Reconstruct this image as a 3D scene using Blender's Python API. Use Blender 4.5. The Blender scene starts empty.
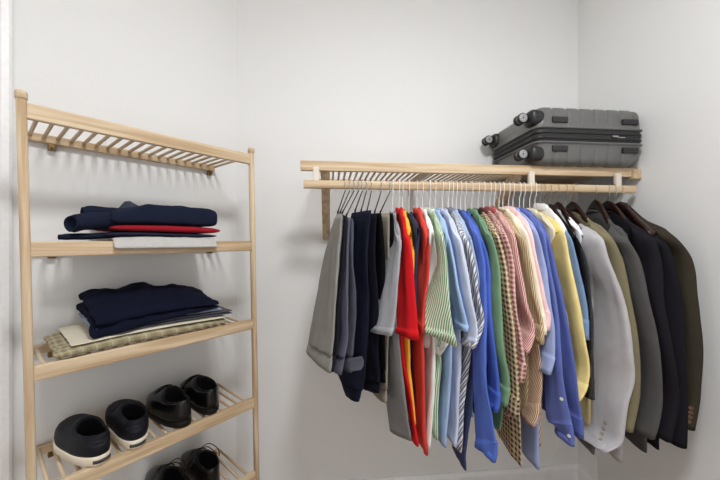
import bpy, bmesh, math, random
from mathutils import Vector, Matrix, noise
random.seed(7)
SC = bpy.context.scene
COL = SC.collection
PI = math.pi

# ------------------------------------------------------------------ helpers
def lin(c):
    def f(v):
        v /= 255.0
        return v / 12.92 if v <= 0.04045 else ((v + 0.055) / 1.055) ** 2.4
    return (f(c[0]), f(c[1]), f(c[2]), 1.0)

def tag(o, label=None, cat=None, group=None, kind=None):
    if label: o['label'] = label
    if cat: o['category'] = cat
    if group: o['group'] = group
    if kind: o['kind'] = kind
    return o

def link(name, bm, mat, parent=None, smooth=True, loc=None):
    bmesh.ops.recalc_face_normals(bm, faces=bm.faces)
    me = bpy.data.meshes.new(name)
    bm.to_mesh(me); bm.free()
    if smooth:
        for p in me.polygons: p.use_smooth = True
    for m in (mat if isinstance(mat, (list, tuple)) else [mat]):
        me.materials.append(m)
    o = bpy.data.objects.new(name, me)
    COL.objects.link(o)
    if parent is not None: o.parent = parent
    if loc is not None: o.location = loc
    return o

def empty(name, loc=(0, 0, 0), rz=0.0):
    o = bpy.data.objects.new(name, None)
    o.empty_display_size = 0.05
    COL.objects.link(o); o.location = loc; o.rotation_euler = (0, 0, rz)
    return o

def add_box(bm, lo, hi, bev=0.0, mat=0):
    lo = Vector(lo); hi = Vector(hi)
    r = bmesh.ops.create_cube(bm, size=1.0)
    vs = r['verts']
    for v in vs:
        v.co = Vector([(lo[i] + hi[i]) / 2 + v.co[i] * (hi[i] - lo[i]) for i in range(3)])
    fs = set(f for v in vs for f in v.link_faces)
    for f in fs: f.material_index = mat
    if bev > 0:
        es = list(set(e for v in vs for e in v.link_edges))
        bmesh.ops.bevel(bm, geom=es, offset=bev, segments=2, profile=0.6, affect='EDGES')

def rings(bm, rs, cap0=True, cap1=True, mat=0, uvs=None, closed=True):
    """skin a list of equally long point rings"""
    vr = [[bm.verts.new(p) for p in r] for r in rs]
    n = len(rs[0])
    uvl = bm.loops.layers.uv.verify() if uvs else None
    for i in range(len(vr) - 1):
        for j in range(n if closed else n - 1):
            k = (j + 1) % n
            try: f = bm.faces.new((vr[i][j], vr[i][k], vr[i + 1][k], vr[i + 1][j]))
            except ValueError: continue
            f.material_index = mat
            if uvs:
                us, vv = uvs
                u0 = us[i][j]; u1 = us[i][j + 1]; w0 = us[i + 1][j]; w1 = us[i + 1][j + 1]
                for lp, q in zip(f.loops, ((u0, vv[i]), (u1, vv[i]), (w1, vv[i + 1]), (w0, vv[i + 1]))):
                    lp[uvl].uv = q
    if cap0: bm.faces.new(list(reversed(vr[0]))).material_index = mat
    if cap1: bm.faces.new(vr[-1]).material_index = mat
    return vr

def tube(bm, pts, r, n=8, mat=0, cap=True):
    pts = [Vector(p) for p in pts]
    rr = r if isinstance(r, (list, tuple)) else [r] * len(pts)
    out = []; up = None
    for i, p in enumerate(pts):
        d = (pts[min(i + 1, len(pts) - 1)] - pts[max(i - 1, 0)]).normalized()
        if up is None:
            up = Vector((0, 0, 1)) if abs(d.z) < 0.9 else Vector((1, 0, 0))
        a = d.cross(up).normalized(); b = a.cross(d).normalized(); up = b
        out.append([p + (a * math.cos(2 * PI * k / n) + b * math.sin(2 * PI * k / n)) * rr[i] for k in range(n)])
    rings(bm, out, cap, cap, mat)

def smooth_path(pts, n=6):
    pts = [Vector(p) for p in pts]; out = []
    for i in range(len(pts) - 1):
        p0 = pts[max(i - 1, 0)]; p1 = pts[i]; p2 = pts[i + 1]; p3 = pts[min(i + 2, len(pts) - 1)]
        for k in range(n):
            t = k / n
            out.append(0.5 * ((2 * p1) + (p2 - p0) * t + (2 * p0 - 5 * p1 + 4 * p2 - p3) * t * t + (3 * p1 - p0 - 3 * p2 + p3) * t ** 3))
    out.append(pts[-1]); return out

def rrect(hx, hy, r, n):
    """n points evenly spaced round a rounded rectangle, with outward normals"""
    segs = [2*(hy-r), PI*r/2, 2*(hx-r), PI*r/2] * 2; tot = sum(segs); out = []
    for k in range(n):
        s = tot * k / n; i = 0
        while s > segs[i]: s -= segs[i]; i += 1
        q = i // 2; ang = q * PI / 2; c, d = math.cos(ang), math.sin(ang)
        a = hx if q % 2 == 0 else hy; b_ = hy if q % 2 == 0 else hx
        if i % 2 == 0: p = (a, -(b_ - r) + s); nn = (1, 0)
        else:
            f = s / r; p = (a - r + r * math.cos(f), b_ - r + r * math.sin(f)); nn = (math.cos(f), math.sin(f))
        out.append((p[0]*c - p[1]*d, p[0]*d + p[1]*c, nn[0]*c - nn[1]*d, nn[0]*d + nn[1]*c))
    return out

def sp(c, e):
    return math.copysign(abs(c) ** (2.0 / e), c)

def cloth(rows, off=(0, 0, 0), K=40, e=2.5, step=0.016, amp=0.003, seed=0.0, open_end=True, freq=1.0, hem=0.0):
    """A hanging length of cloth: every row is far edge, near edge, thickness; skinned, with soft folds along its fall."""
    off = Vector(off)
    pts = [(Vector(r[0:3]) - off, Vector(r[3:6]) - off, r[6]) for r in rows]
    mids = [(a + b) / 2 for a, b, t in pts]
    A = []; B = []; T = []
    n = len(pts)
    for i in range(n - 1):
        L = max((mids[i + 1] - mids[i]).length, (pts[i+1][0]-pts[i][0]).length*.7, (pts[i+1][1]-pts[i][1]).length*.7)
        m = max(2, int(L / step))
        q = [pts[max(i - 1, 0)], pts[i], pts[i + 1], pts[min(i + 2, n - 1)]]
        d0 = max((mids[i] - mids[max(i - 1, 0)]).length, 1e-4); d1 = max(L, 1e-4); d2 = max((mids[min(i + 2, n - 1)] - mids[i + 1]).length, 1e-4)
        for k in range(m + (1 if i == n - 2 else 0)):
            t = k / m
            for lst, w in ((A, 0), (B, 1)):
                p0, p1, p2, p3 = (x[w] for x in q)
                m1 = (p2 - p1) if i == 0 else ((p2 - p1) / d1 * d0 + (p1 - p0) / d0 * d1) / (d0 + d1) * d1
                m2 = (p2 - p1) if i == n - 2 else ((p3 - p2) / d2 * d1 + (p2 - p1) / d1 * d2) / (d1 + d2) * d1
                h = (2*t**3-3*t**2+1)*p1 + (t**3-2*t**2+t)*m1 + (-2*t**3+3*t**2)*p2 + (t**3-t**2)*m2
                lst.append(h)
            T.append(q[1][2] * (1 - t) + q[2][2] * t)
    cum = [0.0]
    for i in range(1, len(A)): cum.append(cum[-1] + ((A[i] - A[i-1]).length + (B[i] - B[i-1]).length) / 2)
    TH = [0.0] * len(A)
    if hem and cum[-1] > hem * 2.5:
        tgt = cum[-1] - hem; i = max(k for k in range(len(cum)) if cum[k] < tgt)
        f = (tgt - cum[i]) / max(1e-6, cum[i+1] - cum[i])
        for lst in (A, B, T):
            q = lst[i] * (1 - f) + lst[i+1] * f; q2 = lst[i] * (1 - f - 0.03) + lst[i+1] * (f + 0.03)
            lst[i+1:i+1] = [q, q2]
        TH = [0.0] * (i + 2) + [0.0042] * (len(A) - i - 2)
    N = len(A); rs = []; us = []; vs = []; v = 0.0
    hs = []
    for i in range(N):
        h = B[i] - A[i]; h.z = 0
        hs.append(h.normalized() if h.length > 1e-5 else Vector((0, -1, 0)))
    for i in range(N):
        h = Vector((0, 0, 0))
        for k in range(max(0, i - 2), min(N, i + 3)): h += hs[k]
        h.normalize()
        w = Vector((-h.y, h.x, 0))
        C = (A[i] + B[i]) / 2; half = (B[i] - A[i]) / 2
        if TH[i] and half.length > 0.001: half = half * (1 + 0.0012 / half.length)
        if i: v += ((A[i] - A[i-1]).length + (B[i] - B[i-1]).length) / 2
        grow = min(1.0, 0.35 + v / 0.03)
        fall = min(1.0, v / 0.16)
        ring = []; u = 0.0; uu = [0.0]
        for j in range(K + 1):
            ph = 2 * PI * j / K + PI / 2
            cx = sp(math.cos(ph), e); cy = sp(math.sin(ph), e)
            s = cx * half.length
            f = noise.noise(Vector((s * 26 * freq, v * 3.2, seed))) * amp * (0.3 + 0.9 * fall)
            f += noise.noise(Vector((s * 60 * freq, v * 9 + cy, seed + 31))) * amp * 0.4
            cr = noise.noise(Vector((s * 18, v * 22, seed + 77))) * amp * 0.35
            tk = TH[i] / 2 + T[i] / 2 * grow * (1 + 0.25 * noise.noise(Vector((s * 30 * freq, v * 5, seed + 9))))
            p = C + half * cx + w * (cy * tk + f + cr)
            if j < K: ring.append(p)
            if j: u += (p - prev).length; uu.append(u)
            prev = p
        rs.append(ring); us.append(uu); vs.append(v)
    bm = bmesh.new()
    if open_end:
        last = rs[-1]; C = sum(last, Vector()) / K
        prv = rs[max(k for k in range(len(rs)) if vs[k] <= max(0.0, vs[-1] - 0.07))]; up = (sum(prv, Vector()) / K - C).normalized()
        for sc, dz in ((0.93, 0.0), (0.84, 0.006), (0.70, 0.02)):
            rs.append([C + (p - C) * sc + up * dz for p in last]); us.append(us[-1]); vs.append(vs[-1] + dz)
    rings(bm, rs, True, True, 0, (us, vs))
    return bm

# ------------------------------------------------------------------ materials
MATS = {}
def new_mat(name):
    m = bpy.data.materials.new(name); m.use_nodes = True
    nt = m.node_tree; b = nt.nodes['Principled BSDF']
    return m, nt, b
def N(nt, typ, **kw):
    n = nt.nodes.new(typ)
    for k, v in kw.items(): setattr(n, k, v)
    return n
def mth(nt, op, a, b=None, clamp=False):
    n = N(nt, 'ShaderNodeMath', operation=op); n.use_clamp = clamp
    for i, x in enumerate((a, b)):
        if x is None: continue
        if isinstance(x, (int, float)): n.inputs[i].default_value = x
        else: nt.links.new(x, n.inputs[i])
    return n.outputs[0]
def mixc(nt, fac, a, b):
    n = N(nt, 'ShaderNodeMix', data_type='RGBA')
    for key, x in ((0, fac), (6, a), (7, b)):
        if isinstance(x, (tuple, float, int)): n.inputs[key].default_value = x
        else: nt.links.new(x, n.inputs[key])
    return n.outputs[2]

def plain(name, rgb, rough=0.5, metal=0.0, bump=0.0, scale=80, spec=0.5, var=0.03):
    if name in MATS: return MATS[name]
    m, nt, b = new_mat(name)
    b.inputs['Base Color'].default_value = lin(rgb)
    b.inputs['Roughness'].default_value = rough; b.inputs['Metallic'].default_value = metal
    b.inputs['Specular IOR Level'].default_value = spec
    tc = N(nt, 'ShaderNodeTexCoord'); nz = N(nt, 'ShaderNodeTexNoise'); nz.inputs['Scale'].default_value = scale
    nt.links.new(tc.outputs['Object'], nz.inputs['Vector'])
    col = mixc(nt, nz.outputs[0], lin([c * (1 - var) for c in rgb]), lin([min(255, c * (1 + var)) for c in rgb]))
    nt.links.new(col, b.inputs['Base Color'])
    if bump:
        bp = N(nt, 'ShaderNodeBump'); bp.inputs['Strength'].default_value = bump; bp.inputs['Distance'].default_value = 0.002
        nt.links.new(nz.outputs[0], bp.inputs['Height']); nt.links.new(bp.outputs[0], b.inputs['Normal'])
    MATS[name] = m; return m

def fabric(name, rgb, pat=None):
    """pat: None | ('stripe', period, duty, rgb2[, slant]) | ('plaid', period, rgb2, rgb3) | ('check', ...)"""
    if name in MATS: return MATS[name]
    m, nt, b = new_mat(name)
    b.inputs['Roughness'].default_value = 0.92
    b.inputs['Specular IOR Level'].default_value = 0.2 if max(rgb) > 70 else 0.06
    b.inputs['Sheen Weight'].default_value = 0.02 if max(rgb) > 70 else 0.0
    tc = N(nt, 'ShaderNodeTexCoord'); sep = N(nt, 'ShaderNodeSeparateXYZ')
    nt.links.new(tc.outputs['UV'], sep.inputs[0]); u, v = sep.outputs[0], sep.outputs[1]
    nz = N(nt, 'ShaderNodeTexNoise'); nz.inputs['Scale'].default_value = 35; nz.inputs['Detail'].default_value = 4
    nt.links.new(tc.outputs['Object'], nz.inputs['Vector'])
    col = mixc(nt, nz.outputs[0], lin([c * 0.95 for c in rgb]), lin([min(255, c * 1.05) for c in rgb]))
    def band(x, period, duty, shift=0.0):
        fr = mth(nt, 'FRACT', mth(nt, 'ADD', mth(nt, 'MULTIPLY', x, 1.0 / period), shift))
        return mth(nt, 'LESS_THAN', fr, duty)
    if pat:
        if pat[0] == 'stripe':
            x = u
            if len(pat) > 4: x = mth(nt, 'ADD', u, mth(nt, 'MULTIPLY', v, pat[4]))
            col = mixc(nt, band(x, pat[1], pat[2]), col, lin(pat[3]))
            if len(pat) > 5: col = mixc(nt, band(x, pat[1], pat[2] * 0.45, 0.3), col, lin(pat[5]))
        elif pat[0] == 'plaid':
            p, c2, c3 = pat[1], pat[2], pat[3]
            f1 = band(u, p, 0.42); f2 = band(v, p, 0.42)
            both = mth(nt, 'MULTIPLY', f1, f2)
            some = mth(nt, 'MULTIPLY', mth(nt, 'ADD', f1, f2), 0.5)
            col = mixc(nt, some, col, lin(c2))
            col = mixc(nt, both, col, lin(c2))
            col = mixc(nt, mth(nt, 'MULTIPLY', mth(nt, 'MAXIMUM', band(u, p, 0.10, 0.32), band(v, p, 0.10, 0.32)), 0.7), col, lin(c3))
    nt.links.new(col, b.inputs['Base Color'])
    wv = N(nt, 'ShaderNodeTexNoise'); wv.inputs['Scale'].default_value = 420
    nt.links.new(tc.outputs['Object'], wv.inputs['Vector'])
    bp = N(nt, 'ShaderNodeBump'); bp.inputs['Strength'].default_value = 0.25; bp.inputs['Distance'].default_value = 0.001
    nt.links.new(wv.outputs[0], bp.inputs['Height']); nt.links.new(bp.outputs[0], b.inputs['Normal'])
    MATS[name] = m; return m

def wood(name, light, dark, axis='x', rough=0.45, grain=1.0):
    if name in MATS: return MATS[name]
    m, nt, b = new_mat(name)
    b.inputs['Roughness'].default_value = rough; b.inputs['Specular IOR Level'].default_value = 0.35
    tc = N(nt, 'ShaderNodeTexCoord'); mp = N(nt, 'ShaderNodeMapping')
    a, c = 2.2 * grain, 42.0 * grain
    mp.inputs['Scale'].default_value = {'x': (a, c, c), 'y': (c, a, c), 'z': (c, c, a)}[axis]
    nt.links.new(tc.outputs['Object'], mp.inputs['Vector'])
    nz = N(nt, 'ShaderNodeTexNoise'); nz.inputs['Scale'].default_value = 1.0; nz.inputs['Detail'].default_value = 3; nz.inputs['Distortion'].default_value = 0.9
    nt.links.new(mp.outputs[0], nz.inputs['Vector'])
    rp = N(nt, 'ShaderNodeValToRGB'); rp.color_ramp.elements[0].position = 0.36; rp.color_ramp.elements[1].position = 0.6
    rp.color_ramp.elements[0].color = lin(dark); rp.color_ramp.elements[1].color = lin(light)
    nt.links.new(nz.outputs[0], rp.inputs[0]); nt.links.new(rp.outputs[0], b.inputs['Base Color'])
    MATS[name] = m; return m

WHITE = plain('white_plastic', (235, 234, 232), 0.35)
WALL = plain('wall_paint', (230, 230, 229), 0.85, scale=8, spec=0.2, var=0.004)
CEIL = plain('ceiling_paint', (240, 240, 238), 0.9)
TRIM = plain('trim_paint', (238, 238, 238), 0.4)
FLOORM = wood('floor_wood', (150, 122, 96), (120, 94, 70), 'x', 0.5)
ASHX = wood('ash_wood_long', (210, 189, 158), (180, 152, 118), 'x')
ASHY = wood('ash_wood_cross', (208, 188, 160), (186, 160, 128), 'y')
ASHZ = wood('ash_wood_upright', (210, 190, 161), (182, 155, 122), 'z')
PALEP = plain('pale_post', (214, 204, 190), 0.5)
DARKWOOD = wood('dark_hanger_wood', (50, 25, 19), (24, 12, 10), 'x', 0.28)
STEEL = plain('hook_steel', (185, 182, 176), 0.28, 1.0)
BRASS = plain('brass_hook', (190, 160, 105), 0.3, 1.0)
BLACKM = plain('black_metal', (40, 40, 44), 0.4, 0.6)
BLACKP = plain('black_plastic', (28, 28, 29), 0.45)
BRONZE = plain('bracket_bronze', (120, 98, 62), 0.4, 0.8)
PEARL = plain('pearl_button', (236, 234, 226), 0.25)

# ------------------------------------------------------------------ room
CORNER = Vector((-0.418, 1.45, 0)); RX = 1.218; CH = 2.44
S2 = math.sqrt(0.5)
def structure(name, bm, mat, smooth=False):
    o = link(name, bm, mat, smooth=smooth); o['kind'] = 'structure'; return o
def slab_wall(name, p, q, z0=0.0, z1=CH, th=0.10, mat=None):
    """wall from p to q, thickness to the left-hand side of p->q (outside)"""
    p = Vector((p[0], p[1], 0)); q = Vector((q[0], q[1], 0)); d = (q - p).normalized(); n = Vector((-d.y, d.x, 0)) * th
    bm = bmesh.new()
    rings(bm, [[p + Vector((0,0,z0)), q + Vector((0,0,z0)), q + n + Vector((0,0,z0)), p + n + Vector((0,0,z0))],
               [p + Vector((0,0,z1)), q + Vector((0,0,z1)), q + n + Vector((0,0,z1)), p + n + Vector((0,0,z1))]])
    return structure(name, bm, mat or WALL)
LW = 1.62
LEND = CORNER + Vector((-S2, -S2, 0)) * LW
bm = bmesh.new(); add_box(bm, (-1.75, -1.4, -0.05), (1.4, 1.65, 0.0)); structure('floor', bm, FLOORM)
bm = bmesh.new(); add_box(bm, (-1.75, -1.4, CH), (1.4, 1.65, CH + 0.05)); structure('ceiling', bm, CEIL)
slab_wall('wall_left', LEND, CORNER)
slab_wall('wall_back', CORNER, (RX, 1.45))
slab_wall('wall_right', (RX, 1.45), (RX, -1.3))
# unseen wall behind the viewer; its wide opening is added to admit world fill light
bm = bmesh.new()
add_box(bm, (0.95, -1.4, 0), (RX, -1.3, CH)); add_box(bm, (LEND.x, -1.4, 0), (-0.95, -1.3, CH)); add_box(bm, (-0.95, -1.4, 2.2), (0.95, -1.3, CH))
structure('wall_front', bm, WALL)
slab_wall('wall_side', (LEND.x, -1.3), LEND)

def baseboard(name, p, q):
    p = Vector(p); q = Vector(q); d = (q - p).normalized(); n = Vector((d.y, -d.x, 0))
    prof = [(0, 0), (0.014, 0), (0.014, 0.078), (0.011, 0.086), (0.007, 0.094), (0.0, 0.096)]
    bm = bmesh.new()
    rings(bm, [[p + n * a + Vector((0, 0, z)) for a, z in prof], [q + n * a + Vector((0, 0, z)) for a, z in prof]])
    structure(name, bm, TRIM)
baseboard('baseboard_back', (CORNER.x, 1.449, 0), (RX, 1.449, 0))
baseboard('baseboard_right', (RX - 0.001, 1.436, 0), (RX - 0.001, -1.29, 0))
td = Vector((S2, S2, 0))
LEFT0 = Vector((-0.932, 0.932, 0))        # foot of the perpendicular from the origin to the left wall
baseboard('baseboard_left', LEFT0 + td * 0.06, CORNER - td * 0.015)
# door casing on the left wall, moulded
def casing(name, t0, t1, z0, z1):
    prof = [(t1, 0), (t1, 0.014), (t1 - 0.006, 0.019), (t1 - 0.02, 0.019), (t1 - 0.026, 0.015), (t1 - 0.045, 0.013), (t1 - 0.055, 0.010), (t0, 0.009), (t0, 0)]
    n = Vector((S2, -S2, 0)); bm = bmesh.new()
    rings(bm, [[LEFT0 + td * a + n * (b + 0.0005) + Vector((0, 0, z)) for a, b in prof] for z in (z0, z1)])
    structure(name, bm, TRIM)
casing('trim_1', -0.02, 0.055, 0, 2.06)
# the door itself, shut, left of the casing
bm = bmesh.new(); n_ = Vector((S2, -S2, 0))
def wall_board(bm, t0, t1, z0, z1, d0, d1):
    a = LEFT0 + td * t0; b = LEFT0 + td * t1
    rings(bm, [[a + n_ * d0 + Vector((0,0,z)), b + n_ * d0 + Vector((0,0,z)), b + n_ * d1 + Vector((0,0,z)), a + n_ * d1 + Vector((0,0,z))] for z in (z0, z1)])
wall_board(bm, -0.80, -0.022, 0.008, 2.03, 0.0005, 0.006)
for z0, z1 in ((0.2, 0.95), (1.1, 1.85)): wall_board(bm, -0.70, -0.12, z0, z1, 0.006, 0.010)
structure('door_1', bm, TRIM)

# ------------------------------------------------------------------ hanging shelf with rod
SHX0, SHX1 = -0.109, 1.204
shelf = tag(empty('wall_shelf', (0.0, 1.449, 1.45)), 'pale slatted wooden wall shelf with a clothes rail under its front edge', 'shelf')
sy = -1.449; sz = -1.45
def sbox(name, lo, hi, mat, bev=0.003, par=shelf):
    bm = bmesh.new(); add_box(bm, (lo[0], lo[1] + sy, lo[2] + sz), (hi[0], hi[1] + sy, hi[2] + sz), bev); return link(name, bm, mat, par, smooth=False)
sbox('front_rail', (SHX0, 1.140, 1.450), (SHX1, 1.160, 1.486), ASHX)
sbox('back_rail', (SHX0 + 0.03, 1.427, 1.452), (SHX1 - 0.01, 1.447, 1.474), ASHX)
bm = bmesh.new(); x = SHX0 + 0.045
while x < SHX1 - 0.02:
    tube(bm, [(x, 1.158 + sy, 1.478 + sz), (x, 1.444 + sy, 1.478 + sz)], 0.0048, 8); x += 0.0245
link('slats', bm, ASHY, shelf)
for xx in (0.372,): sbox('cross_bar', (xx - 0.014, 1.160, 1.456), (xx + 0.014, 1.428, 1.472), ASHY)
# hanging rail: flat oval section
bm = bmesh.new(); prof = []
for k in range(20):
    a = 2 * PI * k / 20; prof.append((sp(math.cos(a), 3.2) * 0.009, sp(math.sin(a), 3.2) * 0.0152))
rings(bm, [[Vector((xx, 1.13 + a + sy, 1.398 + b + sz)) for a, b in prof] for xx in (-0.096, 0.3, 0.7, 1.187)])
link('clothes_rail', bm, ASHX, shelf, smooth=False)
for xx in (-0.052, 0.758, 1.115):
    bm = bmesh.new(); add_box(bm, (xx - 0.011, 1.1225 + sy, 1.408 + sz), (xx + 0.011, 1.1375 + sy, 1.46 + sz), 0.003)
    o = link('rail_post', bm, PALEP, shelf, smooth=False); o['label'] = 'short whitish post between shelf edge and clothes rail'
for xx in (-0.020, 0.727):
    bm = bmesh.new(); h = 0.0165
    ring = lambda X: [Vector((X, 1.162 + sy, 1.474 + sz)), Vector((X, 1.162 + sy, 1.45 + sz)), Vector((X, 1.423 + sy, 1.205 + sz)), Vector((X, 1.448 + sy, 1.205 + sz)), Vector((X, 1.448 + sy, 1.232 + sz)), Vector((X, 1.19 + sy, 1.474 + sz))]
    rings(bm, [ring(xx - h), ring(xx + h)])
    link('diagonal_brace', bm, ASHZ, shelf, smooth=False)
sbox('end_block', (SHX1 - 0.020, 1.128, 1.440), (RX - 0.001, 1.160, 1.478), ASHY, 0.004)

# ------------------------------------------------------------------ shoe and clothes rack on the angled wall
rack = tag(empty('shelving_rack', (0, 0, 0), PI / 4), 'tall pale wooden rack of slatted shelves on the angled left wall', 'rack')
PERP = 1.066; WALLP = 1.318
def post_t(side, z): return (0.0875 - 0.0187 * z) if side < 0 else (0.6745 - 0.0187 * z)
for s in (-1, 1):
    bm = bmesh.new(); rs = []
    for z in (0.0, 0.5, 1.0, 1.525):
        r = []
        for k in range(20):
            a = 2 * PI * k / 20
            r.append(Vector((post_t(s, z) + sp(math.cos(a), 2.6) * 0.0092, PERP + sp(math.sin(a), 2.6) * 0.0108, z)))
        rs.append(r)
    rings(bm, rs)
    p = link('post', bm, ASHZ, rack)
    bm = bmesh.new(); rs = []
    for z, q in ((1.524, 0.0092), (1.527, 0.0112), (1.539, 0.0112), (1.543, 0.0100), (1.545, 0.005)):
        rs.append([Vector((post_t(s, 1.53) + sp(math.cos(2*PI*k/20), 2.6) * q, PERP + sp(math.sin(2*PI*k/20), 2.6) * (q + 0.0016), z)) for k in range(20)])
    rings(bm, rs); link('post_cap', bm, ASHY, p)
SHELFZ = [1.519, 1.197, 0.904, 0.608, 0.329, 0.085]
for i, z in enumerate(SHELFZ):
    t0 = post_t(-1, z) + 0.008; t1 = post_t(1, z) - 0.008
    bm = bmesh.new(); add_box(bm, (t0, PERP - 0.0085, z - 0.037), (t1, PERP + 0.0085, z), 0.0035)
    link('front_rail', bm, ASHX, rack, smooth=False)
    bm = bmesh.new(); add_box(bm, (t0 + 0.006, 1.297, z - 0.034), (t1 - 0.018, 1.3165, z - 0.010), 0.003)
    br = link('back_rail', bm, ASHX, rack, smooth=False)
    bm = bmesh.new(); t = t0 + 0.022
    while t < t1 - 0.012:
        tube(bm, [(t, PERP + 0.005, z - 0.016), (t, 1.303, z - 0.016)], 0.0048, 8); t += 0.0295
    link('slats', bm, ASHY, rack)
    for tt in (0.135, 0.603):
        bm = bmesh.new(); add_box(bm, (tt - 0.009, 1.300, z - 0.052), (tt + 0.009, 1.3170, z - 0.034), 0.002)
        tube(bm, [(tt, 1.294, z - 0.043), (tt, 1.302, z - 0.043)], 0.004, 8)
        o = link('wall_clip', bm, BRONZE, rack, smooth=False); o['label'] = 'small bronze wall clip under the back rail'

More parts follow.
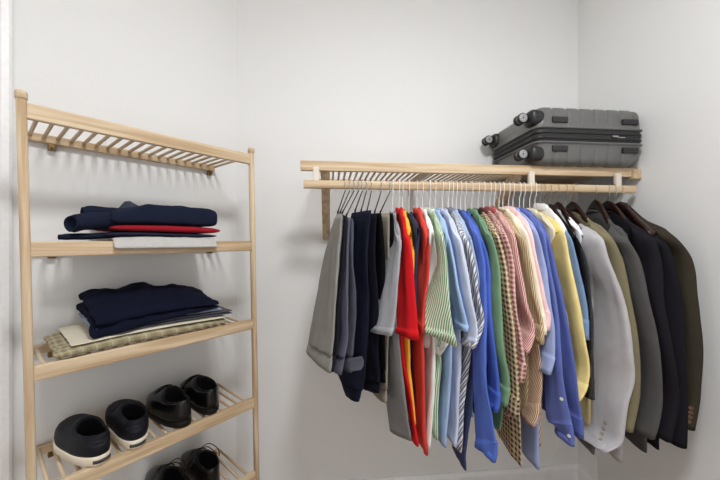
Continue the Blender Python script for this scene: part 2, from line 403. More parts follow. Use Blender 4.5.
HUNG = {
 'T1': dict(hook=(0.051, 1.13, 1.398),
  sleeve=[],
  body=[[0.022,1.13,1.293,0.033,0.93,1.277,0.02],[-0.014,1.13,1.164,0.027,0.93,1.17,0.02],[-0.049,1.13,0.986,0.015,0.93,1.014,0.02],[-0.075,1.13,0.852,0.006,0.93,0.876,0.02],[-0.084,1.13,0.806,-0.001,0.93,0.808,0.02]], aim=[]),
 'T2': dict(hook=(0.067, 1.13, 1.398),
  sleeve=[],
  body=[[0.029,1.13,1.293,0.045,0.93,1.271,0.02],[-0.003,1.13,1.164,0.037,0.93,1.167,0.02],[-0.035,1.13,0.982,0.024,0.93,1.014,0.02],[-0.06,1.13,0.84,0.015,0.93,0.87,0.02],[-0.063,1.13,0.809,0.006,0.93,0.811,0.02]], aim=[]),
 'T3': dict(hook=(0.083, 1.13, 1.398),
  sleeve=[],
  body=[[0.036,1.13,1.293,0.054,0.93,1.265,0.02],[0.008,1.13,1.164,0.052,0.93,1.164,0.02],[-0.021,1.13,0.986,0.049,0.93,1.014,0.02],[-0.042,1.13,0.836,0.045,0.93,0.869,0.02],[-0.049,1.13,0.79,0.03,0.93,0.801,0.02]], aim=[]),
 'T4': dict(hook=(0.099, 1.13, 1.398),
  sleeve=[],
  body=[[0.051,1.13,1.283,0.065,0.93,1.262,0.02],[0.026,1.13,1.164,0.065,0.93,1.164,0.02],[0.004,1.13,0.985,0.071,0.93,1.013,0.02],[-0.014,1.13,0.835,0.065,0.93,0.868,0.02],[-0.021,1.13,0.8,0.06,0.93,0.806,0.02]], aim=[]),
 'T5': dict(hook=(0.112, 1.13, 1.398),
  sleeve=[],
  body=[[0.074,1.1,1.295,0.122,0.95,1.291,0.02],[0.049,1.1,1.165,0.109,0.95,1.16,0.02],[0.039,1.1,0.99,0.113,0.95,1.008,0.02],[0.028,1.1,0.833,0.106,0.95,0.857,0.02],[0.025,1.1,0.732,0.097,0.95,0.754,0.02],[0.056,1.1,0.661,0.082,0.95,0.709,0.02]], aim=[]),
 'T6': dict(hook=(0.127, 1.13, 1.398),
  sleeve=[],
  body=[[0.097,1.12,1.297,0.14,0.97,1.281,0.02],[0.075,1.12,1.164,0.137,0.97,1.16,0.02],[0.061,1.12,0.986,0.146,0.97,1.004,0.02],[0.068,1.12,0.826,0.146,0.97,0.848,0.02],[0.09,1.12,0.721,0.153,0.97,0.764,0.02],[0.118,1.12,0.67,0.149,0.97,0.723,0.02]], aim=[]),
 'T7': dict(hook=(0.145, 1.13, 1.398),
  sleeve=[],
  body=[[0.12,1.14,1.295,0.157,0.98,1.285,0.02],[0.106,1.14,1.164,0.17,0.98,1.159,0.02],[0.095,1.14,0.982,0.167,0.98,1.001,0.02],[0.106,1.14,0.818,0.167,0.98,0.844,0.02],[0.128,1.14,0.711,0.17,0.98,0.749,0.02]], aim=[]),
 'T8': dict(hook=(0.181, 1.13, 1.398),
  sleeve=[],
  body=[[0.152,1.16,1.297,0.187,1.0,1.287,0.02],[0.145,1.16,1.163,0.188,1.0,1.158,0.02],[0.137,1.16,0.977,0.19,1.0,0.997,0.02],[0.145,1.16,0.791,0.183,1.0,0.836,0.02],[0.16,1.16,0.635,0.177,1.0,0.675,0.02]], aim=[]),
 'T9': dict(hook=(0.213, 1.13, 1.398),
  sleeve=[],
  body=[[0.176,1.17,1.298,0.2,1.0,1.287,0.02],[0.173,1.17,1.162,0.203,1.0,1.158,0.02],[0.169,1.17,0.975,0.2,1.0,0.997,0.02],[0.169,1.17,0.862,0.193,1.0,0.894,0.02]], aim=[]),
 'grey_polo': dict(hook=(0.224, 1.13, 1.398),
  sleeve=[[0.217,1.05,1.27,0.214,1.01,1.249,0.014],[0.216,1.04,1.264,0.211,0.977,1.217,0.018],[0.207,1.036,1.2,0.211,0.946,1.197,0.018],[0.192,1.03,1.157,0.209,0.94,1.161,0.018],[0.152,1.009,1.006,0.194,0.919,1.013,0.018],[0.138,1.004,0.949,0.188,0.914,0.964,0.018],[0.128,0.999,0.909,0.176,0.909,0.919,0.018]],
  body=[[0.228,1.185,1.289,0.219,1.075,1.289,0.016],[0.233,1.245,1.254,0.214,1.015,1.254,0.018],[0.238,1.31,1.206,0.21,0.967,1.206,0.018],[0.236,1.28,1.136,0.213,1.0,1.136,0.018],[0.188,1.102,0.832,0.215,0.982,0.867,0.018],[0.194,1.1,0.648,0.237,0.98,0.683,0.018],[0.209,1.1,0.526,0.254,0.98,0.561,0.018]], aim=[-0.081, -0.997]),
 'red_polo': dict(hook=(0.248, 1.13, 1.398),
  sleeve=[[0.243,1.05,1.282,0.241,1.01,1.259,0.014],[0.243,1.04,1.276,0.239,0.977,1.224,0.018],[0.234,1.037,1.207,0.239,0.947,1.2,0.018],[0.229,1.03,1.157,0.243,0.94,1.16,0.018],[0.215,1.009,1.005,0.25,0.919,1.012,0.018],[0.21,1.002,0.925,0.254,0.912,0.939,0.018],[0.207,0.998,0.904,0.256,0.908,0.902,0.018]],
  body=[[0.252,1.185,1.303,0.245,1.075,1.303,0.016],[0.255,1.245,1.264,0.241,1.015,1.264,0.018],[0.259,1.31,1.212,0.238,0.967,1.212,0.018],[0.257,1.28,1.142,0.24,1.0,1.142,0.018],[0.225,1.102,0.867,0.225,0.982,0.867,0.018],[0.254,1.1,0.682,0.254,0.98,0.682,0.018],[0.273,1.1,0.544,0.273,0.98,0.541,0.018]], aim=[-0.06, -0.998]),
 'yellow_shirt': dict(hook=(0.261, 1.13, 1.398),
  sleeve=[[0.252,1.049,1.279,0.248,1.01,1.261,0.014],[0.251,1.04,1.273,0.245,0.977,1.232,0.018],[0.258,1.084,1.216,0.258,1.004,1.213,0.018],[0.264,1.075,1.155,0.264,0.995,1.158,0.018],[0.264,1.068,1.104,0.264,0.988,1.104,0.018],[0.262,1.055,1.01,0.262,0.975,1.01,0.018],[0.256,1.046,0.918,0.256,0.966,0.918,0.018]],
  body=[[0.267,1.185,1.296,0.255,1.075,1.296,0.016],[0.273,1.244,1.265,0.249,1.016,1.265,0.018],[0.28,1.31,1.222,0.244,0.967,1.222,0.018],[0.277,1.279,1.152,0.247,1.0,1.152,0.018],[0.247,1.101,0.863,0.247,0.981,0.863,0.018],[0.249,1.1,0.762,0.249,0.98,0.762,0.018],[0.257,1.1,0.682,0.257,0.98,0.682,0.018],[0.263,1.1,0.612,0.263,0.98,0.612,0.018]], aim=[-0.106, -0.994]),
 'navy_polo': dict(hook=(0.285, 1.13, 1.398),
  sleeve=[[0.278,1.05,1.274,0.274,1.01,1.265,0.014],[0.277,1.04,1.271,0.271,0.977,1.244,0.018],[0.28,1.081,1.218,0.286,1.001,1.226,0.018],[0.276,1.07,1.158,0.276,0.99,1.158,0.018],[0.269,1.059,1.073,0.269,0.979,1.073,0.018],[0.265,1.044,0.95,0.265,0.964,0.95,0.018]],
  body=[[0.29,1.185,1.286,0.28,1.075,1.286,0.016],[0.295,1.245,1.268,0.275,1.015,1.268,0.018],[0.301,1.31,1.237,0.27,0.967,1.237,0.018],[0.298,1.279,1.167,0.273,1.0,1.167,0.018],[0.29,1.27,0.979,0.266,1.042,0.979,0.018],[0.29,1.27,0.791,0.265,1.039,0.791,0.018],[0.29,1.27,0.63,0.265,1.039,0.63,0.018]], aim=[-0.09, -0.996]),
 'coral_polo': dict(hook=(0.315, 1.13, 1.398),
  sleeve=[[0.307,1.05,1.282,0.303,1.01,1.259,0.014],[0.306,1.04,1.276,0.3,0.977,1.224,0.018],[0.314,1.106,1.197,0.314,0.981,1.197,0.018],[0.303,1.1,1.154,0.314,0.975,1.159,0.018],[0.293,1.091,1.076,0.309,0.966,1.09,0.018],[0.294,1.079,0.979,0.294,0.954,1.004,0.018],[0.285,1.07,0.917,0.285,0.945,0.911,0.018]],
  body=[[0.321,1.185,1.303,0.31,1.075,1.303,0.016],[0.327,1.244,1.264,0.304,1.016,1.264,0.018],[0.333,1.31,1.212,0.299,0.967,1.212,0.018],[0.33,1.279,1.142,0.302,1.0,1.142,0.018],[0.281,1.116,0.82,0.293,0.981,0.855,0.018],[0.296,1.115,0.645,0.299,0.98,0.68,0.018],[0.302,1.115,0.562,0.302,0.98,0.562,0.018],[0.309,1.115,0.513,0.309,0.98,0.51,0.018]], aim=[-0.1, -0.995]),
 'white_polo': dict(hook=(0.336, 1.13, 1.398),
  sleeve=[[0.326,1.049,1.284,0.321,1.01,1.264,0.014],[0.325,1.039,1.279,0.317,0.977,1.232,0.018],[0.338,1.097,1.2,0.338,1.007,1.2,0.018],[0.345,1.09,1.158,0.345,1.0,1.158,0.018],[0.329,1.076,1.042,0.351,0.986,1.055,0.018],[0.314,1.063,0.906,0.365,0.973,0.929,0.018],[0.308,1.057,0.832,0.37,0.967,0.867,0.018],[0.343,1.055,0.831,0.343,0.965,0.837,0.018]],
  body=[[0.343,1.185,1.304,0.329,1.075,1.304,0.016],[0.351,1.244,1.269,0.322,1.016,1.269,0.018],[0.359,1.31,1.222,0.315,0.967,1.222,0.018],[0.355,1.279,1.152,0.32,1.0,1.152,0.018],[0.328,1.1,0.781,0.332,0.98,0.816,0.018],[0.329,1.1,0.679,0.329,0.98,0.679,0.018],[0.32,1.1,0.561,0.32,0.98,0.561,0.018],[0.317,1.1,0.532,0.317,0.98,0.532,0.018]], aim=[-0.126, -0.992]),
 'green_stripe': dict(hook=(0.363, 1.13, 1.398),
  sleeve=[[0.355,1.05,1.285,0.351,1.01,1.264,0.014],[0.354,1.04,1.279,0.348,0.977,1.233,0.018],[0.348,1.038,1.206,0.348,0.948,1.206,0.018],[0.352,1.03,1.156,0.353,0.94,1.16,0.018],[0.306,1.009,1.003,0.359,0.919,1.01,0.018],[0.281,1.001,0.93,0.367,0.911,0.931,0.018],[0.278,0.996,0.916,0.377,0.906,0.881,0.018]],
  body=[[0.368,1.185,1.304,0.357,1.075,1.304,0.016],[0.374,1.244,1.269,0.352,1.016,1.269,0.018],[0.38,1.31,1.222,0.347,0.967,1.222,0.018],[0.377,1.279,1.152,0.35,1.0,1.152,0.018],[0.348,1.1,0.847,0.348,0.98,0.831,0.018],[0.339,1.1,0.678,0.339,0.98,0.678,0.018],[0.342,1.1,0.566,0.342,0.98,0.559,0.018]], aim=[-0.095, -0.995]),
 'sky_shirt': dict(hook=(0.383, 1.13, 1.398),
  sleeve=[[0.375,1.05,1.28,0.371,1.01,1.258,0.014],[0.374,1.04,1.274,0.367,0.977,1.224,0.018],[0.376,1.046,1.2,0.376,0.966,1.197,0.018],[0.382,1.04,1.159,0.382,0.96,1.159,0.018],[0.401,1.019,1.015,0.401,0.939,1.005,0.018],[0.414,1.013,0.948,0.414,0.933,0.939,0.018],[0.413,1.01,0.915,0.413,0.93,0.918,0.018]],
  body=[[0.388,1.185,1.301,0.377,1.075,1.301,0.016],[0.394,1.244,1.263,0.371,1.016,1.263,0.018],[0.401,1.31,1.213,0.366,0.967,1.213,0.018],[0.398,1.279,1.143,0.37,1.0,1.143,0.018],[0.382,1.105,0.805,0.388,0.98,0.84,0.018],[0.378,1.105,0.641,0.378,0.98,0.676,0.018],[0.368,1.105,0.558,0.368,0.98,0.558,0.018],[0.368,1.105,0.516,0.368,0.98,0.532,0.018]], aim=[-0.1, -0.995]),
 'lavender_shirt': dict(hook=(0.411, 1.13, 1.398),
  sleeve=[[0.407,1.05,1.281,0.404,1.01,1.258,0.014],[0.406,1.04,1.275,0.402,0.977,1.224,0.018],[0.404,1.037,1.2,0.404,0.947,1.2,0.018],[0.411,1.03,1.16,0.411,0.94,1.16,0.018],[0.427,1.009,1.018,0.427,0.919,1.009,0.018],[0.439,1.001,0.944,0.439,0.911,0.929,0.018],[0.432,0.997,0.853,0.433,0.907,0.888,0.018]],
  body=[[0.415,1.185,1.301,0.408,1.075,1.301,0.016],[0.418,1.245,1.263,0.404,1.015,1.263,0.018],[0.422,1.31,1.213,0.402,0.967,1.213,0.018],[0.42,1.28,1.143,0.404,1.0,1.143,0.018],[0.415,1.1,0.829,0.415,0.98,0.839,0.018],[0.408,1.1,0.675,0.408,0.98,0.675,0.018],[0.405,1.1,0.556,0.405,0.98,0.556,0.018],[0.401,1.1,0.53,0.401,0.98,0.533,0.018]], aim=[-0.059, -0.998]),
 'grey_stripe': dict(hook=(0.433, 1.13, 1.398),
  sleeve=[[0.429,1.05,1.284,0.427,1.01,1.26,0.014],[0.428,1.04,1.277,0.425,0.977,1.224,0.018],[0.423,1.027,1.2,0.423,0.947,1.2,0.018],[0.435,1.02,1.16,0.435,0.94,1.16,0.018],[0.452,0.999,1.017,0.452,0.919,1.008,0.018],[0.46,0.994,0.964,0.46,0.914,0.958,0.018],[0.444,0.989,0.905,0.444,0.909,0.908,0.018],[0.423,0.985,0.871,0.423,0.905,0.874,0.018]],
  body=[[0.436,1.185,1.305,0.43,1.075,1.305,0.016],[0.439,1.245,1.265,0.427,1.015,1.265,0.018],[0.443,1.31,1.213,0.424,0.967,1.213,0.018],[0.441,1.28,1.143,0.426,1.0,1.143,0.018],[0.448,1.1,0.831,0.448,0.98,0.838,0.018],[0.428,1.1,0.674,0.428,0.98,0.674,0.018],[0.421,1.1,0.555,0.421,0.98,0.555,0.018],[0.418,1.1,0.519,0.418,0.98,0.513,0.018]], aim=[-0.054, -0.999]),
 'pale_blue': dict(hook=(0.449, 1.13, 1.398),
  sleeve=[[0.442,1.05,1.282,0.438,1.01,1.262,0.014],[0.441,1.04,1.276,0.435,0.977,1.23,0.018],[0.446,1.047,1.2,0.446,0.967,1.2,0.018],[0.452,1.04,1.159,0.452,0.96,1.159,0.018],[0.47,1.019,1.013,0.47,0.939,1.004,0.018],[0.474,1.011,0.922,0.474,0.931,0.922,0.018],[0.464,1.005,0.863,0.464,0.925,0.863,0.018]],
  body=[[0.454,1.185,1.301,0.444,1.075,1.301,0.016],[0.459,1.245,1.266,0.439,1.015,1.266,0.018],[0.465,1.31,1.219,0.435,0.967,1.219,0.018],[0.462,1.279,1.149,0.437,1.0,1.149,0.018],[0.443,1.27,0.962,0.472,1.01,0.962,0.018],[0.445,1.27,0.775,0.464,1.0,0.775,0.018],[0.445,1.27,0.614,0.464,1.0,0.614,0.018]], aim=[-0.088, -0.996]),
 'dark_navy': dict(hook=(0.464, 1.13, 1.398),
  sleeve=[[0.455,1.049,1.279,0.45,1.01,1.26,0.014],[0.453,1.039,1.274,0.446,0.977,1.229,0.018],[0.452,1.047,1.2,0.452,0.967,1.2,0.018],[0.459,1.04,1.159,0.459,0.96,1.159,0.018],[0.472,1.019,1.013,0.472,0.939,1.004,0.018],[0.469,1.008,0.892,0.469,0.928,0.892,0.018]],
  body=[[0.471,1.185,1.298,0.458,1.075,1.298,0.016],[0.478,1.244,1.264,0.451,1.016,1.264,0.018],[0.486,1.31,1.219,0.445,0.967,1.219,0.018],[0.482,1.279,1.149,0.449,1.0,1.149,0.018],[0.462,1.1,0.828,0.462,0.98,0.837,0.018],[0.455,1.1,0.672,0.455,0.98,0.672,0.018],[0.442,1.1,0.554,0.442,0.98,0.554,0.018],[0.436,1.1,0.512,0.436,0.98,0.505,0.018],[0.438,1.1,0.46,0.438,0.98,0.454,0.018]], aim=[-0.119, -0.993]),
 'royal_front': dict(hook=(0.481, 1.13, 1.398),
  sleeve=[[0.47,1.049,1.279,0.464,1.009,1.263,0.014],[0.468,1.039,1.274,0.46,0.977,1.237,0.018],[0.46,1.029,1.206,0.46,0.949,1.213,0.018],[0.469,1.02,1.16,0.469,0.94,1.16,0.018],[0.471,0.999,1.017,0.471,0.919,1.008,0.018],[0.462,0.985,0.87,0.462,0.905,0.861,0.018],[0.464,0.985,0.715,0.467,0.905,0.75,0.018],[0.467,0.985,0.63,0.483,0.905,0.665,0.018],[0.471,0.985,0.563,0.492,0.905,0.598,0.018],[0.478,0.985,0.518,0.497,0.905,0.553,0.018],[0.489,0.985,0.529,0.489,0.905,0.529,0.018]],
  body=[[0.489,1.184,1.295,0.474,1.076,1.295,0.016],[0.498,1.244,1.268,0.465,1.016,1.268,0.018],[0.507,1.31,1.228,0.458,0.967,1.228,0.018],[0.502,1.279,1.158,0.463,1.0,1.158,0.018],[0.485,1.27,0.968,0.469,0.99,0.968,0.018],[0.485,1.27,0.777,0.466,0.98,0.777,0.018],[0.479,1.27,0.614,0.49,0.98,0.614,0.018]], aim=[-0.141, -0.99]),
 'royal_back': dict(hook=(0.498, 1.13, 1.398),
  sleeve=[[0.485,1.049,1.272,0.479,1.009,1.252,0.014],[0.483,1.039,1.267,0.473,0.977,1.223,0.018],[0.472,1.026,1.2,0.472,0.946,1.197,0.018],[0.482,1.02,1.159,0.482,0.94,1.159,0.018],[0.485,0.999,1.017,0.485,0.919,1.008,0.018],[0.495,0.985,0.869,0.495,0.905,0.86,0.018],[0.505,0.985,0.763,0.505,0.905,0.763,0.018],[0.506,0.985,0.709,0.506,0.905,0.712,0.018],[0.498,0.985,0.676,0.498,0.905,0.679,0.018]],
  body=[[0.507,1.184,1.291,0.489,1.076,1.291,0.016],[0.517,1.243,1.258,0.48,1.017,1.258,0.018],[0.528,1.31,1.213,0.472,0.967,1.213,0.018],[0.523,1.278,1.143,0.477,0.999,1.143,0.018],[0.501,1.27,0.958,0.489,0.989,0.958,0.018],[0.497,1.27,0.773,0.504,0.98,0.773,0.018],[0.498,1.27,0.614,0.498,0.98,0.614,0.018]], aim=[-0.162, -0.987]),
 'green_shirt': dict(hook=(0.524, 1.13, 1.398),
  sleeve=[[0.512,1.049,1.283,0.507,1.009,1.263,0.014],[0.511,1.039,1.277,0.502,0.977,1.232,0.018],[0.503,1.029,1.206,0.503,0.949,1.213,0.018],[0.514,1.02,1.159,0.514,0.94,1.159,0.018],[0.516,0.999,1.016,0.516,0.919,1.007,0.018],[0.52,0.985,0.868,0.52,0.905,0.859,0.018],[0.535,0.985,0.777,0.535,0.905,0.768,0.018],[0.533,0.985,0.723,0.533,0.905,0.726,0.018],[0.525,0.985,0.693,0.525,0.905,0.696,0.018]],
  body=[[0.531,1.184,1.302,0.516,1.076,1.302,0.016],[0.54,1.244,1.268,0.508,1.016,1.268,0.018],[0.549,1.31,1.222,0.501,0.967,1.222,0.018],[0.545,1.279,1.152,0.506,1.0,1.152,0.018],[0.529,1.18,0.825,0.529,0.98,0.832,0.018],[0.528,1.18,0.593,0.56,0.98,0.628,0.018],[0.532,1.18,0.545,0.55,0.98,0.58,0.018]], aim=[-0.138, -0.99]),
 'brown_plaid': dict(hook=(0.548, 1.13, 1.398),
  sleeve=[[0.538,1.049,1.283,0.533,1.01,1.261,0.014],[0.536,1.039,1.277,0.529,0.977,1.23,0.018],[0.53,1.028,1.206,0.53,0.948,1.206,0.018],[0.541,1.02,1.159,0.541,0.94,1.159,0.018],[0.551,0.999,1.016,0.551,0.919,1.006,0.018],[0.559,0.985,0.867,0.559,0.905,0.858,0.018],[0.568,0.985,0.73,0.568,0.905,0.721,0.018],[0.565,0.985,0.654,0.565,0.905,0.66,0.018]],
  body=[[0.554,1.185,1.302,0.541,1.075,1.302,0.016],[0.562,1.244,1.267,0.533,1.016,1.267,0.018],[0.57,1.31,1.219,0.527,0.967,1.219,0.018],[0.566,1.279,1.149,0.531,1.0,1.149,0.018],[0.593,1.172,0.991,0.593,0.994,0.991,0.018],[0.601,1.157,0.794,0.601,0.98,0.829,0.018],[0.613,1.157,0.63,0.615,0.98,0.665,0.018],[0.624,1.157,0.489,0.624,0.98,0.454,0.018]], aim=[-0.123, -0.992]),
 'pink_plaid': dict(hook=(0.57, 1.13, 1.398),
  sleeve=[[0.56,1.049,1.288,0.556,1.01,1.269,0.014],[0.559,1.039,1.282,0.552,0.977,1.239,0.018],[0.552,1.029,1.206,0.552,0.949,1.213,0.018],[0.564,1.02,1.159,0.564,0.94,1.159,0.018],[0.567,0.999,1.015,0.567,0.919,1.006,0.018],[0.578,0.988,0.896,0.578,0.908,0.896,0.018],[0.587,0.985,0.835,0.587,0.905,0.829,0.018],[0.581,0.985,0.76,0.581,0.905,0.766,0.018]],
  body=[[0.576,1.185,1.306,0.563,1.075,1.306,0.016],[0.583,1.244,1.273,0.556,1.016,1.273,0.018],[0.591,1.31,1.229,0.551,0.967,1.229,0.018],[0.587,1.279,1.159,0.554,1.0,1.159,0.018],[0.569,1.27,0.968,0.571,0.99,0.968,0.018],[0.567,1.27,0.777,0.582,0.98,0.777,0.018],[0.567,1.27,0.614,0.581,0.98,0.614,0.018]], aim=[-0.117, -0.993]),
 'red_stripe': dict(hook=(0.594, 1.13, 1.398),
  sleeve=[[0.586,1.05,1.292,0.582,1.01,1.274,0.014],[0.585,1.04,1.287,0.578,0.977,1.245,0.018],[0.581,1.029,1.206,0.581,0.949,1.213,0.018],[0.587,1.02,1.159,0.587,0.94,1.159,0.018],[0.603,0.999,1.015,0.603,0.919,1.006,0.018],[0.62,0.99,0.924,0.62,0.91,0.918,0.018],[0.608,0.987,0.88,0.608,0.907,0.88,0.018],[0.597,0.985,0.853,0.597,0.905,0.856,0.018]],
  body=[[0.599,1.185,1.31,0.588,1.075,1.31,0.016],[0.605,1.244,1.278,0.582,1.016,1.278,0.018],[0.612,1.31,1.235,0.577,0.967,1.235,0.018],[0.609,1.279,1.165,0.581,1.0,1.165,0.018],[0.59,1.27,0.972,0.609,0.991,0.972,0.018],[0.593,1.27,0.779,0.597,0.98,0.779,0.018],[0.593,1.27,0.614,0.597,0.98,0.614,0.018]], aim=[-0.101, -0.995]),
 'tan_stripe': dict(hook=(0.611, 1.13, 1.398),
  sleeve=[[0.601,1.049,1.285,0.596,1.01,1.265,0.014],[0.6,1.039,1.279,0.592,0.977,1.236,0.018],[0.611,1.058,1.207,0.611,0.978,1.207,0.018],[0.621,1.05,1.158,0.621,0.97,1.158,0.018],[0.64,1.029,1.008,0.64,0.949,0.999,0.018],[0.649,1.018,0.884,0.649,0.938,0.884,0.018],[0.658,1.015,0.822,0.658,0.935,0.815,0.018],[0.652,1.015,0.706,0.663,0.935,0.72,0.018],[0.652,1.015,0.651,0.66,0.935,0.686,0.018],[0.65,1.015,0.633,0.65,0.935,0.633,0.018],[0.642,1.015,0.608,0.642,0.935,0.611,0.018]],
  body=[[0.618,1.185,1.303,0.604,1.075,1.303,0.016],[0.625,1.244,1.27,0.597,1.016,1.27,0.018],[0.633,1.31,1.226,0.591,0.967,1.226,0.018],[0.629,1.279,1.156,0.595,1.0,1.156,0.018],[0.692,1.1,0.688,0.692,0.98,0.688,0.018],[0.692,1.1,0.588,0.692,0.98,0.588,0.018],[0.692,1.1,0.522,0.692,0.98,0.516,0.018]], aim=[-0.122, -0.993]),
 'khaki_stripe': dict(hook=(0.63, 1.13, 1.398),
  sleeve=[[0.619,1.049,1.283,0.614,1.01,1.262,0.014],[0.618,1.039,1.277,0.609,0.977,1.23,0.018],[0.61,1.028,1.206,0.61,0.948,1.206,0.018],[0.622,1.02,1.159,0.622,0.94,1.159,0.018],[0.637,0.999,1.014,0.637,0.919,1.005,0.018],[0.651,0.993,0.938,0.651,0.913,0.938,0.018],[0.648,0.987,0.873,0.648,0.907,0.879,0.018]],
  body=[[0.637,1.185,1.303,0.622,1.075,1.303,0.016],[0.645,1.244,1.267,0.614,1.016,1.267,0.018],[0.654,1.31,1.219,0.608,0.967,1.219,0.018],[0.65,1.279,1.149,0.612,1.0,1.149,0.018],[0.626,1.27,0.962,0.646,0.99,0.962,0.018],[0.625,1.27,0.775,0.648,0.982,0.775,0.018],[0.625,1.27,0.614,0.648,0.982,0.614,0.018]], aim=[-0.133, -0.991]),
 'cream_shirt': dict(hook=(0.645, 1.13, 1.398),
  sleeve=[[0.632,1.049,1.291,0.625,1.009,1.275,0.014],[0.63,1.039,1.286,0.62,0.977,1.25,0.018],[0.621,1.031,1.226,0.621,0.951,1.226,0.018],[0.63,1.02,1.159,0.63,0.94,1.159,0.018],[0.644,1.004,1.044,0.644,0.924,1.044,0.018],[0.654,0.997,0.983,0.654,0.917,0.983,0.018],[0.661,0.993,0.938,0.661,0.913,0.938,0.018],[0.657,0.989,0.908,0.657,0.909,0.908,0.018]],
  body=[[0.654,1.184,1.307,0.636,1.076,1.307,0.016],[0.664,1.243,1.28,0.627,1.017,1.28,0.018],[0.675,1.31,1.242,0.618,0.967,1.242,0.018],[0.67,1.278,1.172,0.624,0.999,1.172,0.018],[0.643,1.27,0.977,0.655,0.991,0.977,0.018],[0.642,1.27,0.781,0.657,0.984,0.781,0.018],[0.642,1.27,0.614,0.657,0.984,0.614,0.018]], aim=[-0.163, -0.987]),
 'pink_shirt': dict(hook=(0.668, 1.13, 1.398),
  sleeve=[[0.655,1.049,1.293,0.649,1.009,1.276,0.014],[0.653,1.039,1.288,0.644,0.977,1.248,0.018],[0.641,1.029,1.213,0.641,0.949,1.213,0.018],[0.645,1.02,1.159,0.645,0.94,1.159,0.018],[0.659,1.006,1.059,0.659,0.926,1.059,0.018],[0.667,0.999,1.004,0.667,0.919,1.004,0.018],[0.675,0.996,0.968,0.675,0.916,0.974,0.018],[0.671,0.991,0.914,0.671,0.911,0.92,0.018]],
  body=[[0.676,1.184,1.311,0.659,1.076,1.311,0.016],[0.686,1.244,1.281,0.65,1.016,1.281,0.018],[0.696,1.31,1.239,0.642,0.967,1.239,0.018],[0.691,1.278,1.169,0.647,0.999,1.169,0.018],[0.666,1.27,0.975,0.675,0.991,0.975,0.018],[0.667,1.27,0.78,0.671,0.986,0.78,0.018],[0.667,1.27,0.614,0.671,0.986,0.614,0.018]], aim=[-0.155, -0.988]),
 'periwinkle': dict(hook=(0.685, 1.13, 1.398),
  sleeve=[[0.67,1.049,1.291,0.663,1.009,1.276,0.014],[0.669,1.039,1.286,0.658,0.977,1.25,0.018],[0.66,1.029,1.213,0.66,0.949,1.213,0.018],[0.667,1.02,1.159,0.667,0.94,1.159,0.018],[0.679,0.999,1.013,0.679,0.919,1.004,0.018],[0.685,0.989,0.907,0.685,0.909,0.907,0.018],[0.68,0.985,0.841,0.68,0.905,0.832,0.018],[0.667,0.985,0.784,0.667,0.905,0.787,0.018]],
  body=[[0.695,1.184,1.307,0.675,1.076,1.307,0.016],[0.705,1.243,1.28,0.665,1.017,1.28,0.018],[0.717,1.31,1.242,0.656,0.967,1.242,0.018],[0.711,1.278,1.172,0.662,0.999,1.172,0.018],[0.688,1.1,0.671,0.688,0.98,0.671,0.018],[0.685,1.1,0.539,0.685,0.98,0.539,0.018],[0.683,1.1,0.453,0.683,0.98,0.44,0.018]], aim=[-0.175, -0.985]),
 'blue_shirt': dict(hook=(0.711, 1.13, 1.398),
  sleeve=[[0.699,1.049,1.289,0.693,1.009,1.271,0.014],[0.697,1.039,1.284,0.688,0.977,1.242,0.018],[0.685,1.029,1.213,0.685,0.949,1.213,0.018],[0.686,1.02,1.159,0.686,0.94,1.159,0.018],[0.702,0.999,1.013,0.702,0.919,1.004,0.018],[0.704,0.985,0.862,0.704,0.905,0.853,0.018],[0.711,0.985,0.754,0.711,0.905,0.754,0.018],[0.713,0.985,0.663,0.724,0.905,0.698,0.018],[0.724,0.985,0.595,0.74,0.905,0.63,0.018],[0.747,0.985,0.583,0.747,0.905,0.583,0.018],[0.745,0.985,0.562,0.745,0.905,0.562,0.018]],
  body=[[0.719,1.184,1.307,0.703,1.076,1.307,0.016],[0.728,1.244,1.276,0.694,1.016,1.276,0.018],[0.738,1.31,1.232,0.686,0.967,1.232,0.018],[0.733,1.278,1.162,0.691,0.999,1.162,0.018],[0.713,1.27,0.97,0.702,0.991,0.97,0.018],[0.711,1.27,0.779,0.709,0.98,0.779,0.018],[0.703,1.27,0.614,0.742,0.98,0.614,0.018]], aim=[-0.149, -0.989]),
 'blue_back': dict(hook=(0.728, 1.13, 1.398),
  sleeve=[[0.714,1.049,1.282,0.707,1.009,1.264,0.014],[0.713,1.039,1.277,0.702,0.977,1.235,0.018],[0.699,1.027,1.2,0.699,0.947,1.2,0.018],[0.704,1.02,1.159,0.704,0.94,1.159,0.018],[0.723,0.999,1.013,0.723,0.919,1.003,0.018],[0.739,0.985,0.861,0.739,0.905,0.852,0.018],[0.76,0.985,0.721,0.76,0.905,0.712,0.018],[0.773,0.985,0.643,0.773,0.905,0.643,0.018],[0.778,0.985,0.584,0.778,0.905,0.584,0.018]],
  body=[[0.737,1.184,1.3,0.719,1.076,1.3,0.016],[0.748,1.243,1.269,0.709,1.017,1.269,0.018],[0.759,1.31,1.226,0.7,0.967,1.226,0.018],[0.753,1.278,1.156,0.706,0.999,1.156,0.018],[0.728,1.27,0.966,0.727,0.991,0.966,0.018],[0.723,1.27,0.777,0.75,0.98,0.777,0.018],[0.716,1.27,0.614,0.776,0.98,0.614,0.018]], aim=[-0.169, -0.986]),
 'ivory_shirt': dict(hook=(0.752, 1.13, 1.398),
  sleeve=[[0.74,1.049,1.287,0.734,1.009,1.269,0.014],[0.739,1.039,1.282,0.729,0.977,1.242,0.018],[0.763,1.077,1.2,0.763,0.997,1.2,0.018],[0.763,1.07,1.156,0.763,0.99,1.156,0.018],[0.767,1.056,1.051,0.767,0.976,1.051,0.018],[0.775,1.049,0.992,0.775,0.969,0.992,0.018],[0.783,1.041,0.905,0.783,0.961,0.905,0.018]],
